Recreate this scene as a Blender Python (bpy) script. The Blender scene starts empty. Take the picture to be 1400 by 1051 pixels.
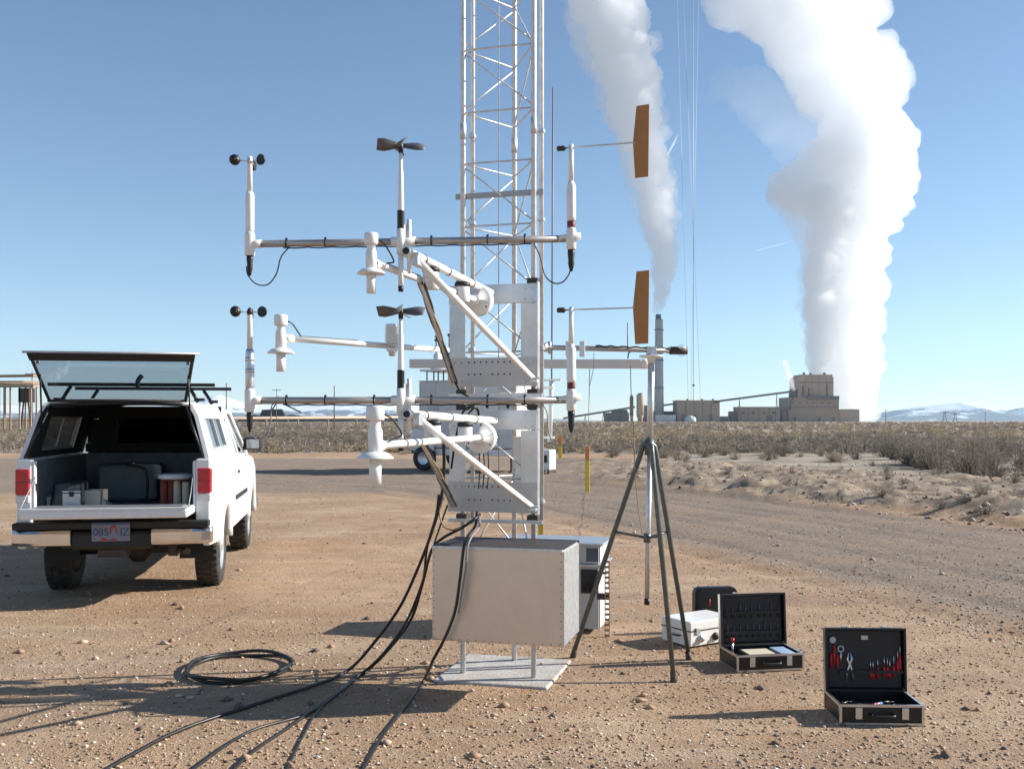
import bpy, bmesh, math, random
import numpy as np
from mathutils import Vector, Matrix, noise as mnoise
random.seed(7)
rng = np.random.default_rng(11)
R = math.radians
scene = bpy.context.scene
col = scene.collection

# ------------------------------------------------------------------ camera
H, F, CX, HOR = 1.6, 1374.0, 700.0, 575.0
cam_d = bpy.data.cameras.new('camera')
cam = bpy.data.objects.new('camera', cam_d)
col.objects.link(cam)
cam.location = (0, 0, H)
cam.rotation_euler = (R(90), 0, 0)
cam_d.sensor_width = 36.0
cam_d.lens = F / 1400.0 * 36.0
cam_d.shift_y = 49.5 / 1400.0
cam_d.clip_start = 0.05
cam_d.clip_end = 120000.0
scene.camera = cam

# ------------------------------------------------------------------ daylight
SUN_AZ = R(81)      # measured from +Y towards +X: from the right, slightly beyond the tower
SUN_EL = R(27)
world = bpy.data.worlds.new('World')
scene.world = world
world.use_nodes = True
wn = world.node_tree
wn.nodes.clear()
wo = wn.nodes.new('ShaderNodeOutputWorld')
wb = wn.nodes.new('ShaderNodeBackground')
sky = wn.nodes.new('ShaderNodeTexSky')
sky.sky_type = 'NISHITA'
sky.sun_disc = False
sky.sun_elevation = SUN_EL
sky.sun_rotation = SUN_AZ
sky.altitude = 1500
sky.air_density = 1.0
sky.dust_density = 0.0
sky.ozone_density = 2.0
wb.inputs['Strength'].default_value = 0.086
wn.links.new(sky.outputs[0], wb.inputs['Color'])
wn.links.new(wb.outputs[0], wo.inputs['Surface'])

sun_d = bpy.data.lights.new('sun', 'SUN')
sun_d.energy = 5.0
sun_d.angle = R(0.53)
sun_d.color = (1.0, 0.95, 0.87)
sun = bpy.data.objects.new('sun', sun_d)
col.objects.link(sun)
sdir = Vector((math.sin(SUN_AZ) * math.cos(SUN_EL), math.cos(SUN_AZ) * math.cos(SUN_EL), math.sin(SUN_EL)))
sun.rotation_euler = sdir.to_track_quat('Z', 'Y').to_euler()

scene.view_settings.view_transform = 'Standard'
scene.view_settings.look = 'None'
scene.view_settings.exposure = 0.78
scene.view_settings.gamma = 1.0
scene.view_settings.use_curve_mapping = False
scene.render.engine = 'CYCLES'
scene.cycles.use_denoising = True
scene.cycles.volume_bounces = 24
scene.cycles.max_bounces = 26
scene.cycles.transparent_max_bounces = 16


# ------------------------------------------------------------------ helpers
def at(u, v, Y):
    """point seen at photo pixel (u, v) when it stands Y metres in front of the camera"""
    return Vector(((u - CX) / F * Y, Y, H - (v - HOR) / F * Y))


def gnd(u, v, z=0.0):
    Y = (H - z) * F / (v - HOR)
    return Vector(((u - CX) / F * Y, Y, z))


RM = {}


def tag(o, label=None, cat=None, group=None, kind=None):
    if label: o['label'] = label
    if cat: o['category'] = cat
    if group: o['group'] = group
    if kind: o['kind'] = kind
    return o


def thing(name, label, cat, loc=(0, 0, 0), rz=0.0, group=None):
    o = bpy.data.objects.new(name, None)
    o.empty_display_size = 0.1
    col.objects.link(o)
    o.location = loc
    o.rotation_euler = (0, 0, rz)
    RM[o.name] = Matrix.Translation(Vector(loc)) @ Matrix.Rotation(rz, 4, 'Z')
    return tag(o, label, cat, group)


def copy_tree(o, parent=None):
    c = o.copy()
    col.objects.link(c)
    c.parent = parent
    for ch in [x for x in bpy.data.objects if x.parent is o]:
        copy_tree(ch, c)
    return c


class MB:
    def __init__(s):
        s.v, s.f, s.m, s.s = [], [], [], []

    def add(s, vs, fs, mi=0, smooth=False):
        b = len(s.v)
        s.v.extend([tuple(p) for p in vs])
        for f in fs:
            s.f.append(tuple(b + i for i in f))
            s.m.append(mi)
            s.s.append(smooth)
        return s

    def obox(s, c, hx, hy, hz, mi=0):
        c, hx, hy, hz = Vector(c), Vector(hx), Vector(hy), Vector(hz)
        vs = [c + sx * hx + sy * hy + sz * hz for sz in (-1, 1) for sy in (-1, 1) for sx in (-1, 1)]
        return s.add(vs, [(0, 2, 3, 1), (4, 5, 7, 6), (0, 1, 5, 4), (2, 6, 7, 3), (0, 4, 6, 2), (1, 3, 7, 5)], mi)

    def box(s, x0, x1, y0, y1, z0, z1, mi=0):
        return s.obox(((x0 + x1) / 2, (y0 + y1) / 2, (z0 + z1) / 2), ((x1 - x0) / 2, 0, 0), (0, (y1 - y0) / 2, 0), (0, 0, (z1 - z0) / 2), mi)

    def lathe(s, prof, o=(0, 0, 0), axis=(0, 0, 1), n=16, mi=0, smooth=True, cap=True):
        a = Vector(axis).normalized()
        t = Vector((1, 0, 0)) if abs(a.x) < 0.8 else Vector((0, 1, 0))
        e1 = a.cross(t).normalized()
        e2 = a.cross(e1)
        o = Vector(o)
        vs, fs = [], []
        for (r, z) in prof:
            for k in range(n):
                an = 2 * math.pi * k / n
                vs.append(o + a * z + (e1 * math.cos(an) + e2 * math.sin(an)) * r)
        for i in range(len(prof) - 1):
            for k in range(n):
                k2 = (k + 1) % n
                fs.append((i * n + k, i * n + k2, (i + 1) * n + k2, (i + 1) * n + k))
        s.add(vs, fs, mi, smooth)
        b = len(s.v) - len(vs)
        for i in (0, len(prof) - 1):
            if cap and prof[i][0] > 1e-5:
                s.f.append(tuple(b + i * n + k for k in range(n)))
                s.m.append(mi)
                s.s.append(False)
        return s

    def cyl(s, p0, p1, r0, r1=None, n=12, mi=0):
        p0, p1 = Vector(p0), Vector(p1)
        d = p1 - p0
        return s.lathe([(r0, 0), (r0 if r1 is None else r1, d.length)], p0, d, n, mi)

    def tube(s, pts, r, n=6, mi=0):
        pts = [Vector(p) for p in pts]
        up = None
        vs, fs = [], []
        for i, p in enumerate(pts):
            d = (pts[min(i + 1, len(pts) - 1)] - pts[max(i - 1, 0)]).normalized()
            if up is None:
                t = Vector((0, 0, 1)) if abs(d.z) < 0.8 else Vector((1, 0, 0))
                up = d.cross(t).normalized()
            up = (up - d * up.dot(d)).normalized()
            w = d.cross(up)
            rr = r[i] if isinstance(r, (list, tuple)) else r
            for k in range(n):
                an = 2 * math.pi * k / n
                vs.append(p + (up * math.cos(an) + w * math.sin(an)) * rr)
        for i in range(len(pts) - 1):
            for k in range(n):
                k2 = (k + 1) % n
                fs.append((i * n + k, i * n + k2, (i + 1) * n + k2, (i + 1) * n + k))
        s.add(vs, fs, mi, True)
        b = len(s.v) - len(vs)
        for base in (0, (len(pts) - 1) * n):
            s.f.append(tuple(b + base + k for k in range(n)))
            s.m.append(mi)
            s.s.append(False)
        return s

    def prism(s, poly, a, b, mi=0):
        """poly: list of 3-D points, extruded by the vector from a to b"""
        d = Vector(b) - Vector(a)
        n = len(poly)
        vs = [Vector(p) for p in poly] + [Vector(p) + d for p in poly]
        fs = [tuple(range(n)), tuple(range(2 * n - 1, n - 1, -1))]
        fs += [(i, (i + 1) % n, n + (i + 1) % n, n + i) for i in range(n)]
        return s.add(vs, fs, mi)

    def build(s, name, mats, parent=None, bevel=0.0, seg=2, world=False, fix=True):
        me = bpy.data.meshes.new(name)
        vs = s.v
        if parent is not None and world:
            inv = RM[parent.name].inverted()
            vs = [tuple(inv @ Vector(p)) for p in vs]
        me.from_pydata([tuple(p) for p in vs], [], s.f)
        if not isinstance(mats, (list, tuple)): mats = [mats]
        for m in mats: me.materials.append(m)
        me.polygons.foreach_set('material_index', s.m)
        me.polygons.foreach_set('use_smooth', s.s)
        if fix:
            bm = bmesh.new()
            bm.from_mesh(me)
            bmesh.ops.recalc_face_normals(bm, faces=bm.faces)
            bm.to_mesh(me)
            bm.free()
        me.update()
        o = bpy.data.objects.new(name, me)
        col.objects.link(o)
        if parent is not None:
            o.parent = parent
            RM[o.name] = RM[parent.name]
        else:
            RM[o.name] = Matrix.Identity(4)
        if bevel > 0:
            b = o.modifiers.new('bevel', 'BEVEL')
            b.width = bevel
            b.segments = seg
            b.limit_method = 'ANGLE'
            b.angle_limit = R(40)
        return o


def curve_pts(pts, n=8):
    """Catmull-Rom through the points"""
    P = [Vector(p) for p in pts]
    P = [P[0] * 2 - P[1]] + P + [P[-1] * 2 - P[-2]]
    out = []
    for i in range(1, len(P) - 2):
        for k in range(n):
            t = k / n
            a, b, c, d = P[i - 1], P[i], P[i + 1], P[i + 2]
            out.append(0.5 * ((2 * b) + (c - a) * t + (2 * a - 5 * b + 4 * c - d) * t * t + (3 * b - a - 3 * c + d) * t ** 3))
    out.append(P[-2])
    return out


# ------------------------------------------------------------------ materials
def mat(name, c, rough=0.6, metal=0.0, var=0.12, scale=6.0, bump=0.0, bscale=60.0, c2=None, spec=0.5, coat=0.0, dirt=None):
    m = bpy.data.materials.new(name)
    m.use_nodes = True
    nt = m.node_tree
    N, L = nt.nodes, nt.links
    b = N['Principled BSDF']
    b.inputs['Metallic'].default_value = metal
    b.inputs['Specular IOR Level'].default_value = spec
    b.inputs['Coat Weight'].default_value = coat
    tc = N.new('ShaderNodeTexCoord')
    nz = N.new('ShaderNodeTexNoise')
    nz.inputs['Scale'].default_value = scale
    nz.inputs['Detail'].default_value = 6
    nz.inputs['Roughness'].default_value = 0.65
    L.new(tc.outputs['Object'], nz.inputs['Vector'])
    mx = N.new('ShaderNodeMix')
    mx.data_type = 'RGBA'
    lo = tuple(x * (1 - var) for x in c)
    hi = tuple(min(1, x * (1 + var)) for x in (c2 or c))
    mx.inputs[6].default_value = (*lo, 1)
    mx.inputs[7].default_value = (*hi, 1)
    mr = N.new('ShaderNodeMapRange')
    mr.inputs[1].default_value = 0.3
    mr.inputs[2].default_value = 0.7
    L.new(nz.outputs[0], mr.inputs[0])
    L.new(mr.outputs[0], mx.inputs[0])
    out = mx.outputs[2]
    if dirt:   # (colour, amount): dust patches
        n2 = N.new('ShaderNodeTexNoise')
        n2.inputs['Scale'].default_value = scale * 0.6
        n2.inputs['Detail'].default_value = 8
        n2.inputs['Roughness'].default_value = 0.75
        L.new(tc.outputs['Object'], n2.inputs['Vector'])
        m2 = N.new('ShaderNodeMapRange')
        m2.inputs[1].default_value = 0.45
        m2.inputs[2].default_value = 0.75
        m2.inputs[4].default_value = dirt[1]
        L.new(n2.outputs[0], m2.inputs[0])
        mx2 = N.new('ShaderNodeMix')
        mx2.data_type = 'RGBA'
        L.new(m2.outputs[0], mx2.inputs[0])
        L.new(out, mx2.inputs[6])
        mx2.inputs[7].default_value = (*dirt[0], 1)
        out = mx2.outputs[2]
    L.new(out, b.inputs['Base Color'])
    rr = N.new('ShaderNodeMapRange')
    rr.inputs[3].default_value = max(0.02, rough - 0.08)
    rr.inputs[4].default_value = min(1.0, rough + 0.08)
    L.new(nz.outputs[0], rr.inputs[0])
    L.new(rr.outputs[0], b.inputs['Roughness'])
    if bump > 0:
        n3 = N.new('ShaderNodeTexNoise')
        n3.inputs['Scale'].default_value = bscale
        n3.inputs['Detail'].default_value = 4
        L.new(tc.outputs['Object'], n3.inputs['Vector'])
        bp = N.new('ShaderNodeBump')
        bp.inputs['Strength'].default_value = bump
        bp.inputs['Distance'].default_value = 0.02
        L.new(n3.outputs[0], bp.inputs['Height'])
        L.new(bp.outputs[0], b.inputs['Normal'])
    return m


def glass_mat(name, tint, gloss=0.12, rough=0.03):
    m = bpy.data.materials.new(name)
    m.use_nodes = True
    nt = m.node_tree
    N, L = nt.nodes, nt.links
    N.remove(N['Principled BSDF'])
    o = N['Material Output']
    t = N.new('ShaderNodeBsdfTransparent')
    t.inputs[0].default_value = (*tint, 1)
    g = N.new('ShaderNodeBsdfGlossy')
    g.inputs['Roughness'].default_value = rough
    g.inputs[0].default_value = (0.9, 0.93, 0.95, 1)
    lw = N.new('ShaderNodeLayerWeight')
    lw.inputs[0].default_value = 0.5
    fr = N.new('ShaderNodeMath')
    fr.operation = 'POWER'
    fr.inputs[1].default_value = 5.0
    L.new(lw.outputs['Facing'], fr.inputs[0])
    ad = N.new('ShaderNodeMath')
    ad.operation = 'ADD'
    ad.use_clamp = True
    ad.inputs[1].default_value = gloss
    L.new(fr.outputs[0], ad.inputs[0])
    mx = N.new('ShaderNodeMixShader')
    L.new(ad.outputs[0], mx.inputs[0])
    L.new(t.outputs[0], mx.inputs[1])
    L.new(g.outputs[0], mx.inputs[2])
    L.new(mx.outputs[0], o.inputs['Surface'])
    return m


M = {}
M['white_plastic'] = mat('white_plastic', (0.80, 0.80, 0.78), 0.35, var=0.05, scale=20, dirt=((0.5, 0.45, 0.38), 0.15))
M['white_paint'] = mat('white_paint', (0.78, 0.79, 0.79), 0.28, var=0.03, scale=3, coat=0.4, dirt=((0.55, 0.48, 0.40), 0.12))
M['galv'] = mat('galvanised_steel', (0.62, 0.63, 0.64), 0.42, 0.85, var=0.16, scale=30)
M['tower_steel'] = mat('weathered_galvanised_steel', (0.68, 0.68, 0.67), 0.5, 0.35, var=0.18, scale=25, dirt=((0.30, 0.24, 0.19), 0.35))
M['alum'] = mat('aluminium_plate', (0.60, 0.61, 0.625), 0.40, 0.85, var=0.14, scale=9, bump=0.03, bscale=220)
M['alum_dull'] = mat('dull_aluminium', (0.53, 0.515, 0.50), 0.45, 0.5, var=0.05, scale=5, dirt=((0.42, 0.33, 0.26), 0.3))
M['enclosure_ground_tint'] = mat('ground_tinted_metal', (0.70, 0.605, 0.525), 0.38, 0.70, var=0.04, scale=4, bump=0.02, bscale=150, dirt=((0.38, 0.29, 0.22), 0.25))  # warm tone of the reflected ground put into the metal's base colour
M['slate'] = mat('slate_glass', (0.09, 0.11, 0.14), 0.3, var=0.1)
M['pale_beam'] = mat('pale_painted_beam', (0.66, 0.66, 0.65), 0.5, 0.1, var=0.06, scale=8)
M['pipe'] = mat('anodised_pipe', (0.42, 0.39, 0.37), 0.42, 0.7, var=0.1, scale=18)
M['black'] = mat('black_plastic', (0.009, 0.009, 0.0095), 0.45, var=0.3, scale=12)
M['rubber'] = mat('black_rubber', (0.022, 0.021, 0.020), 0.75, var=0.3, scale=15, dirt=((0.20, 0.16, 0.12), 0.35))
M['cable'] = mat('black_cable', (0.014, 0.014, 0.015), 0.42, var=0.2, scale=20)
M['grey_cable'] = mat('grey_cable', (0.22, 0.22, 0.24), 0.5, var=0.15)
M['tan_cable'] = mat('tan_cable', (0.30, 0.20, 0.11), 0.6, var=0.15)
M['orange_fin'] = mat('orange_brown_fin', (0.42, 0.190, 0.055), 0.55, var=0.10, scale=14, dirt=((0.30, 0.17, 0.08), 0.4))
M['prop'] = mat('dark_grey_propeller', (0.115, 0.115, 0.12), 0.5, var=0.1)
M['red'] = mat('red_band', (0.16, 0.025, 0.018), 0.5)
M['yellow'] = mat('yellow_paint', (0.72, 0.50, 0.05), 0.5, var=0.1, scale=14)
M['olive_yellow'] = mat('weathered_yellow', (0.50, 0.34, 0.05), 0.6, var=0.15, scale=14)
M['orange'] = mat('orange_paint', (0.62, 0.22, 0.06), 0.55, var=0.1)
M['concrete'] = mat('concrete', (0.46, 0.45, 0.43), 0.85, var=0.15, scale=12, bump=0.3, dirt=((0.40, 0.28, 0.19), 0.9))
M['green_steel'] = mat('grey_green_steel', (0.115, 0.13, 0.12), 0.42, 0.35, var=0.2, scale=20)
M['chrome'] = mat('chrome', (0.80, 0.79, 0.78), 0.16, 1.0, var=0.05)
M['taillight'] = mat('red_lens', (0.50, 0.012, 0.03), 0.18, var=0.15, scale=30, coat=0.6)
M['clear_lens'] = mat('clear_lens', (0.72, 0.70, 0.66), 0.2, var=0.05)
M['tint_glass'] = glass_mat('smoked_glass', (0.66, 0.68, 0.70), 0.05)
M['window_glass'] = glass_mat('window_glass', (0.13, 0.15, 0.165), 0.16)
M['dim_glass'] = glass_mat('dim_glass', (0.10, 0.11, 0.12), 0.0)
M['dome_glass'] = glass_mat('dome_glass', (0.9, 0.92, 0.95), 0.03)
M['mirror'] = mat('mirror_glass', (0.30, 0.33, 0.36), 0.08, 1.0, var=0.01)
M['liner'] = mat('bed_liner', (0.15, 0.165, 0.18), 0.6, var=0.25, scale=8)
M['dark_trim'] = mat('dark_trim', (0.016, 0.016, 0.017), 0.55, var=0.2)
M['interior'] = mat('dark_interior', (0.022, 0.022, 0.023), 0.8, var=0.2)
M['steel_dark'] = mat('dark_steel', (0.06, 0.05, 0.045), 0.6, 0.4, var=0.25, dirt=((0.16, 0.11, 0.08), 0.4))
M['rim'] = mat('alloy_rim', (0.60, 0.60, 0.60), 0.3, 0.8, var=0.05)
M['tool_red'] = mat('red_tool_grip', (0.50, 0.02, 0.025), 0.45, var=0.15)
M['tool_steel'] = mat('tool_steel', (0.62, 0.62, 0.62), 0.3, 0.9, var=0.1)
M['blue'] = mat('blue_print', (0.10, 0.22, 0.48), 0.5, var=0.05)
M['pale_blue'] = mat('pale_blue_card', (0.33, 0.45, 0.62), 0.5, var=0.05)
M['paper'] = mat('paper', (0.62, 0.56, 0.44), 0.7, var=0.06)
M['grey_box'] = mat('grey_box', (0.48, 0.48, 0.47), 0.5, var=0.1, scale=10)
M['tank'] = mat('translucent_tank', (0.115, 0.135, 0.15), 0.5, var=0.15, scale=6)
M['trailer_grey'] = mat('trailer_grey', (0.62, 0.62, 0.615), 0.5, var=0.08, scale=2, dirt=((0.4, 0.36, 0.31), 0.3))
M['trailer_white'] = mat('trailer_white', (0.74, 0.74, 0.73), 0.4, var=0.05, scale=2, dirt=((0.5, 0.44, 0.37), 0.2))
M['wood'] = mat('weathered_wood', (0.16, 0.125, 0.095), 0.85, var=0.25, scale=3)
M['rust'] = mat('rusty_structure', (0.34, 0.24, 0.16), 0.8, var=0.25, scale=0.4)
M['coal'] = mat('coal', (0.03, 0.03, 0.033), 0.9, var=0.3, scale=0.05)
M['plant_tan'] = mat('tan_cladding', (0.49, 0.37, 0.275), 0.8, var=0.12, scale=0.03)
M['plant_dark'] = mat('dark_cladding', (0.22, 0.175, 0.15), 0.8, var=0.1, scale=0.05)
M['plant_brown'] = mat('brown_cladding', (0.39, 0.29, 0.215), 0.8, var=0.08, scale=0.03)  # deeper brown cladding than the tan blocks
M['plant_conc'] = mat('stack_concrete', (0.40, 0.40, 0.39), 0.85, var=0.07, scale=0.05)
M['plant_steel'] = mat('plant_steelwork', (0.16, 0.15, 0.15), 0.7, 0.2, var=0.15, scale=0.1)
M['plant_pale'] = mat('pale_sheeting', (0.55, 0.56, 0.57), 0.6, var=0.15, scale=0.08)
M['wire'] = mat('steel_wire', (0.42, 0.44, 0.47), 0.5, 0.4, var=0.1)


# ------------------------------------------------------------------ terrain
def vnoise(x, y, seed=0):
    xi, yi = np.floor(x).astype(np.int64), np.floor(y).astype(np.int64)
    xf, yf = x - xi, y - yi
    u, v = xf * xf * (3 - 2 * xf), yf * yf * (3 - 2 * yf)

    def h(a, b):
        n = (a * 374761393 + b * 668265263 + seed * 974711) & 0x7fffffff
        n = ((n ^ (n >> 13)) * 1274126177) & 0x7fffffff
        return ((n ^ (n >> 16)) & 0xffff) / 65535.0
    return (h(xi, yi) * (1 - u) + h(xi + 1, yi) * u) * (1 - v) + (h(xi, yi + 1) * (1 - u) + h(xi + 1, yi + 1) * u) * v


def fbm(x, y, o=4, seed=0):
    t, a, s = 0, 0.5, 0
    for i in range(o):
        t = t + a * vnoise(x * 2 ** i + 17.3 * i, y * 2 ** i - 9.1 * i, seed + i)
        s += a
        a *= 0.5
    return t / s


def sstep(a, b, x):
    t = np.clip((x - a) / (b - a), 0, 1)
    return t * t * (3 - 2 * t)


ROAD = np.array([(13.5, -4), (9.0, 3.5), (6.6, 9.0), (4.8, 14.0), (2.6, 19.5), (-1.0, 25.0), (-7.0, 30.0), (-16.0, 34.0), (-30, 38), (-60, 44)], float)


def road_dist(x, y):
    d = np.full(np.shape(x), 1e9)
    for (ax, ay), (bx, by) in zip(ROAD[:-1], ROAD[1:]):
        vx, vy = bx - ax, by - ay
        t = np.clip(((x - ax) * vx + (y - ay) * vy) / (vx * vx + vy * vy), 0, 1)
        d = np.minimum(d, np.hypot(x - ax - t * vx, y - ay - t * vy))
    return d


def berm_mask(x, y):
    side = (y - 21.0) + (x - 3.2) * 1.65          # beyond the far edge of the road
    m = sstep(1.0, 4.5, side) * (1 - sstep(15, 24, side)) * sstep(-1.0, 4.0, x - 0.02 * y)
    return m


def terrain(x, y):
    r = np.hypot(x, y)
    z = 0.016 * (fbm(x * 1.3, y * 1.3, 3, 3) - 0.5) * sstep(1, 4, r)
    z = z + 0.05 * (fbm(x * 0.25, y * 0.25, 3, 5) - 0.5) * sstep(9, 18, r)
    z = z + 0.35 * (fbm(x * 0.03, y * 0.03, 3, 6) - 0.5) * sstep(25, 90, r)
    # rough heaped soil along the far side of the road
    bm_ = berm_mask(x, y)
    rid = 1 - np.abs(2 * fbm(x * 0.30 + 0.35 * y, y * 0.55, 3, 8) - 1)
    lump = fbm(x * 1.7, y * 1.1, 3, 9)
    lump2 = 1 - np.abs(2 * fbm(x * 2.6 + y * 0.8, y * 1.9, 3, 31) - 1)
    z = z + bm_ * (0.16 * rid ** 2 + 0.20 * (lump - 0.42) + 0.10 * lump2 ** 3 + 0.04)
    # scrubland a little lumpy
    sc = sstep(34, 50, y)
    z = z + sc * 0.22 * (fbm(x * 0.25, y * 0.25, 3, 12) - 0.4)
    # wheel ruts along the road
    d = road_dist(x, y)
    for k in (0.55, 1.15, 2.3, 3.1):
        z = z - 0.035 * np.exp(-((d - k) / 0.16) ** 2) * (0.4 + fbm(x * 0.6, y * 0.6, 2, 20)) * sstep(5, 9, y)
    # tyre tracks crossing the yard between the truck and the tower
    for (y0, sl, cv, x0) in ((12.4, -0.10, 0.020, -3.0), (14.0, -0.10, 0.020, -3.0), (16.6, 0.13, -0.012, -1.0), (18.3, 0.13, -0.012, -1.0), (10.3, 0.06, 0.030, -1.5), (22.5, 0.05, 0.010, -4.0), (24.2, 0.05, 0.010, -4.0)):
        dd = y - (y0 + sl * (x - x0) + cv * (x - x0) ** 2)
        on = sstep(-11, -6, x) * (1 - sstep(1.5, 4.5, x)) * (0.35 + fbm(x * 0.5, y * 0.3, 2, 41))
        z = z + on * (-0.026 * np.exp(-(dd / 0.13) ** 2) + 0.016 * np.exp(-((np.abs(dd) - 0.26) / 0.09) ** 2))
    return z


def gz(x, y):
    return float(terrain(np.array([float(x)]), np.array([float(y)]))[0])


def ground_mat():
    m = bpy.data.materials.new('dry_desert_soil')
    m.use_nodes = True
    nt = m.node_tree
    N, L = nt.nodes, nt.links
    b = N['Principled BSDF']
    b.inputs['Roughness'].default_value = 0.95
    b.inputs['Specular IOR Level'].default_value = 0.15
    tc = N.new('ShaderNodeTexCoord')

    def nz(sc, det=5, ro=0.6, vec=None):
        n = N.new('ShaderNodeTexNoise')
        n.inputs['Scale'].default_value = sc
        n.inputs['Detail'].default_value = det
        n.inputs['Roughness'].default_value = ro
        L.new(vec or tc.outputs['Object'], n.inputs['Vector'])
        return n.outputs[0]

    def rng_(o, a, b_, lo=0.0, hi=1.0):
        n = N.new('ShaderNodeMapRange')
        n.inputs[1].default_value = a
        n.inputs[2].default_value = b_
        n.inputs[3].default_value = lo
        n.inputs[4].default_value = hi
        L.new(o, n.inputs[0])
        return n.outputs[0]

    def mix(f, a, c):
        n = N.new('ShaderNodeMix')
        n.data_type = 'RGBA'
        L.new(f, n.inputs[0])
        for i, q in ((6, a), (7, c)):
            if isinstance(q, tuple): n.inputs[i].default_value = (*q, 1)
            else: L.new(q, n.inputs[i])
        return n.outputs[2]

    base = mix(rng_(nz(0.55, 6), 0.36, 0.66), (0.40, 0.252, 0.150), (0.53, 0.372, 0.245))
    base = mix(rng_(nz(3.0, 6, 0.7), 0.45, 0.75, 0, 0.7), base, (0.30, 0.185, 0.112))
    base = mix(rng_(nz(26, 4, 0.7), 0.56, 0.72, 0, 0.6), base, (0.20, 0.145, 0.105))
    base = mix(rng_(nz(34, 3, 0.7), 0.60, 0.74, 0, 0.75), base, (0.72, 0.63, 0.52))
    mp = N.new('ShaderNodeMapping')
    mp.inputs['Scale'].default_value = (0.22, 1.5, 1)
    mp.inputs['Rotation'].default_value = (0, 0, 0.12)
    L.new(tc.outputs['Object'], mp.inputs['Vector'])
    base = mix(rng_(nz(1.0, 7, 0.7, mp.outputs[0]), 0.46, 0.70, 0, 0.75), base, (0.33, 0.235, 0.165))
    base = mix(rng_(nz(1.7, 7, 0.7, mp.outputs[0]), 0.53, 0.72, 0, 0.6), base, (0.62, 0.475, 0.335))
    # small stones as colour specks, too small to model everywhere
    vo = N.new('ShaderNodeTexVoronoi')
    vo.inputs['Scale'].default_value = 42
    L.new(tc.outputs['Object'], vo.inputs['Vector'])
    sp = rng_(vo.outputs['Distance'], 0.10, 0.22, 1, 0)
    bw = N.new('ShaderNodeSeparateColor')
    L.new(vo.outputs['Color'], bw.inputs[0])
    mul = N.new('ShaderNodeMath')
    mul.operation = 'MULTIPLY'
    L.new(sp, mul.inputs[0])
    L.new(rng_(bw.outputs[0], 0.55, 0.75), mul.inputs[1])
    base = mix(mul.outputs[0], base, mix(bw.outputs[1], (0.15, 0.11, 0.085), (0.78, 0.72, 0.63)))
    # attributes painted on the mesh: gravel road, pale heaped soil, scrub litter
    def attr(n):
        a = N.new('ShaderNodeAttribute')
        a.attribute_name = n
        return a.outputs['Fac']
    edge = nz(0.9, 5, 0.7)

    def soft(o, amt=0.55):
        ad = N.new('ShaderNodeMath')
        ad.operation = 'MULTIPLY_ADD'
        L.new(edge, ad.inputs[0])
        ad.inputs[1].default_value = amt
        L.new(o, ad.inputs[2])
        return rng_(ad.outputs[0], 0.5 + amt * 0.3, 0.85 + amt * 0.3)
    gravel = mix(rng_(nz(16, 5, 0.8), 0.38, 0.64), (0.150, 0.122, 0.098), (0.335, 0.28, 0.23))
    gravel = mix(rng_(nz(0.8, 4), 0.4, 0.7, 0, 0.6), gravel, (0.37, 0.26, 0.18))
    base = mix(rng_(soft(attr('gravel')), 0, 1, 0, 0.85), base, gravel)
    pale = mix(rng_(nz(1.6, 6, 0.75), 0.38, 0.62), (0.195, 0.145, 0.102), (0.42, 0.335, 0.25))
    base = mix(soft(attr('pale')), base, pale)
    lit = mix(rng_(nz(0.5, 8, 0.7), 0.38, 0.62), (0.26, 0.215, 0.165), (0.46, 0.39, 0.31))
    base = mix(soft(attr('scrub')), base, lit)
    L.new(base, b.inputs['Base Color'])
    # relief
    ad = N.new('ShaderNodeMath')
    ad.operation = 'ADD'
    L.new(nz(30, 5, 0.75), ad.inputs[0])
    ad2 = N.new('ShaderNodeMath')
    ad2.operation = 'MULTIPLY'
    ad2.inputs[1].default_value = 1.2
    L.new(nz(6, 6, 0.7), ad2.inputs[0])
    L.new(ad2.outputs[0], ad.inputs[1])
    bp = N.new('ShaderNodeBump')
    bp.inputs['Strength'].default_value = 0.8
    bp.inputs['Distance'].default_value = 0.035
    L.new(ad.outputs[0], bp.inputs['Height'])
    L.new(bp.outputs[0], b.inputs['Normal'])
    return m


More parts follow.
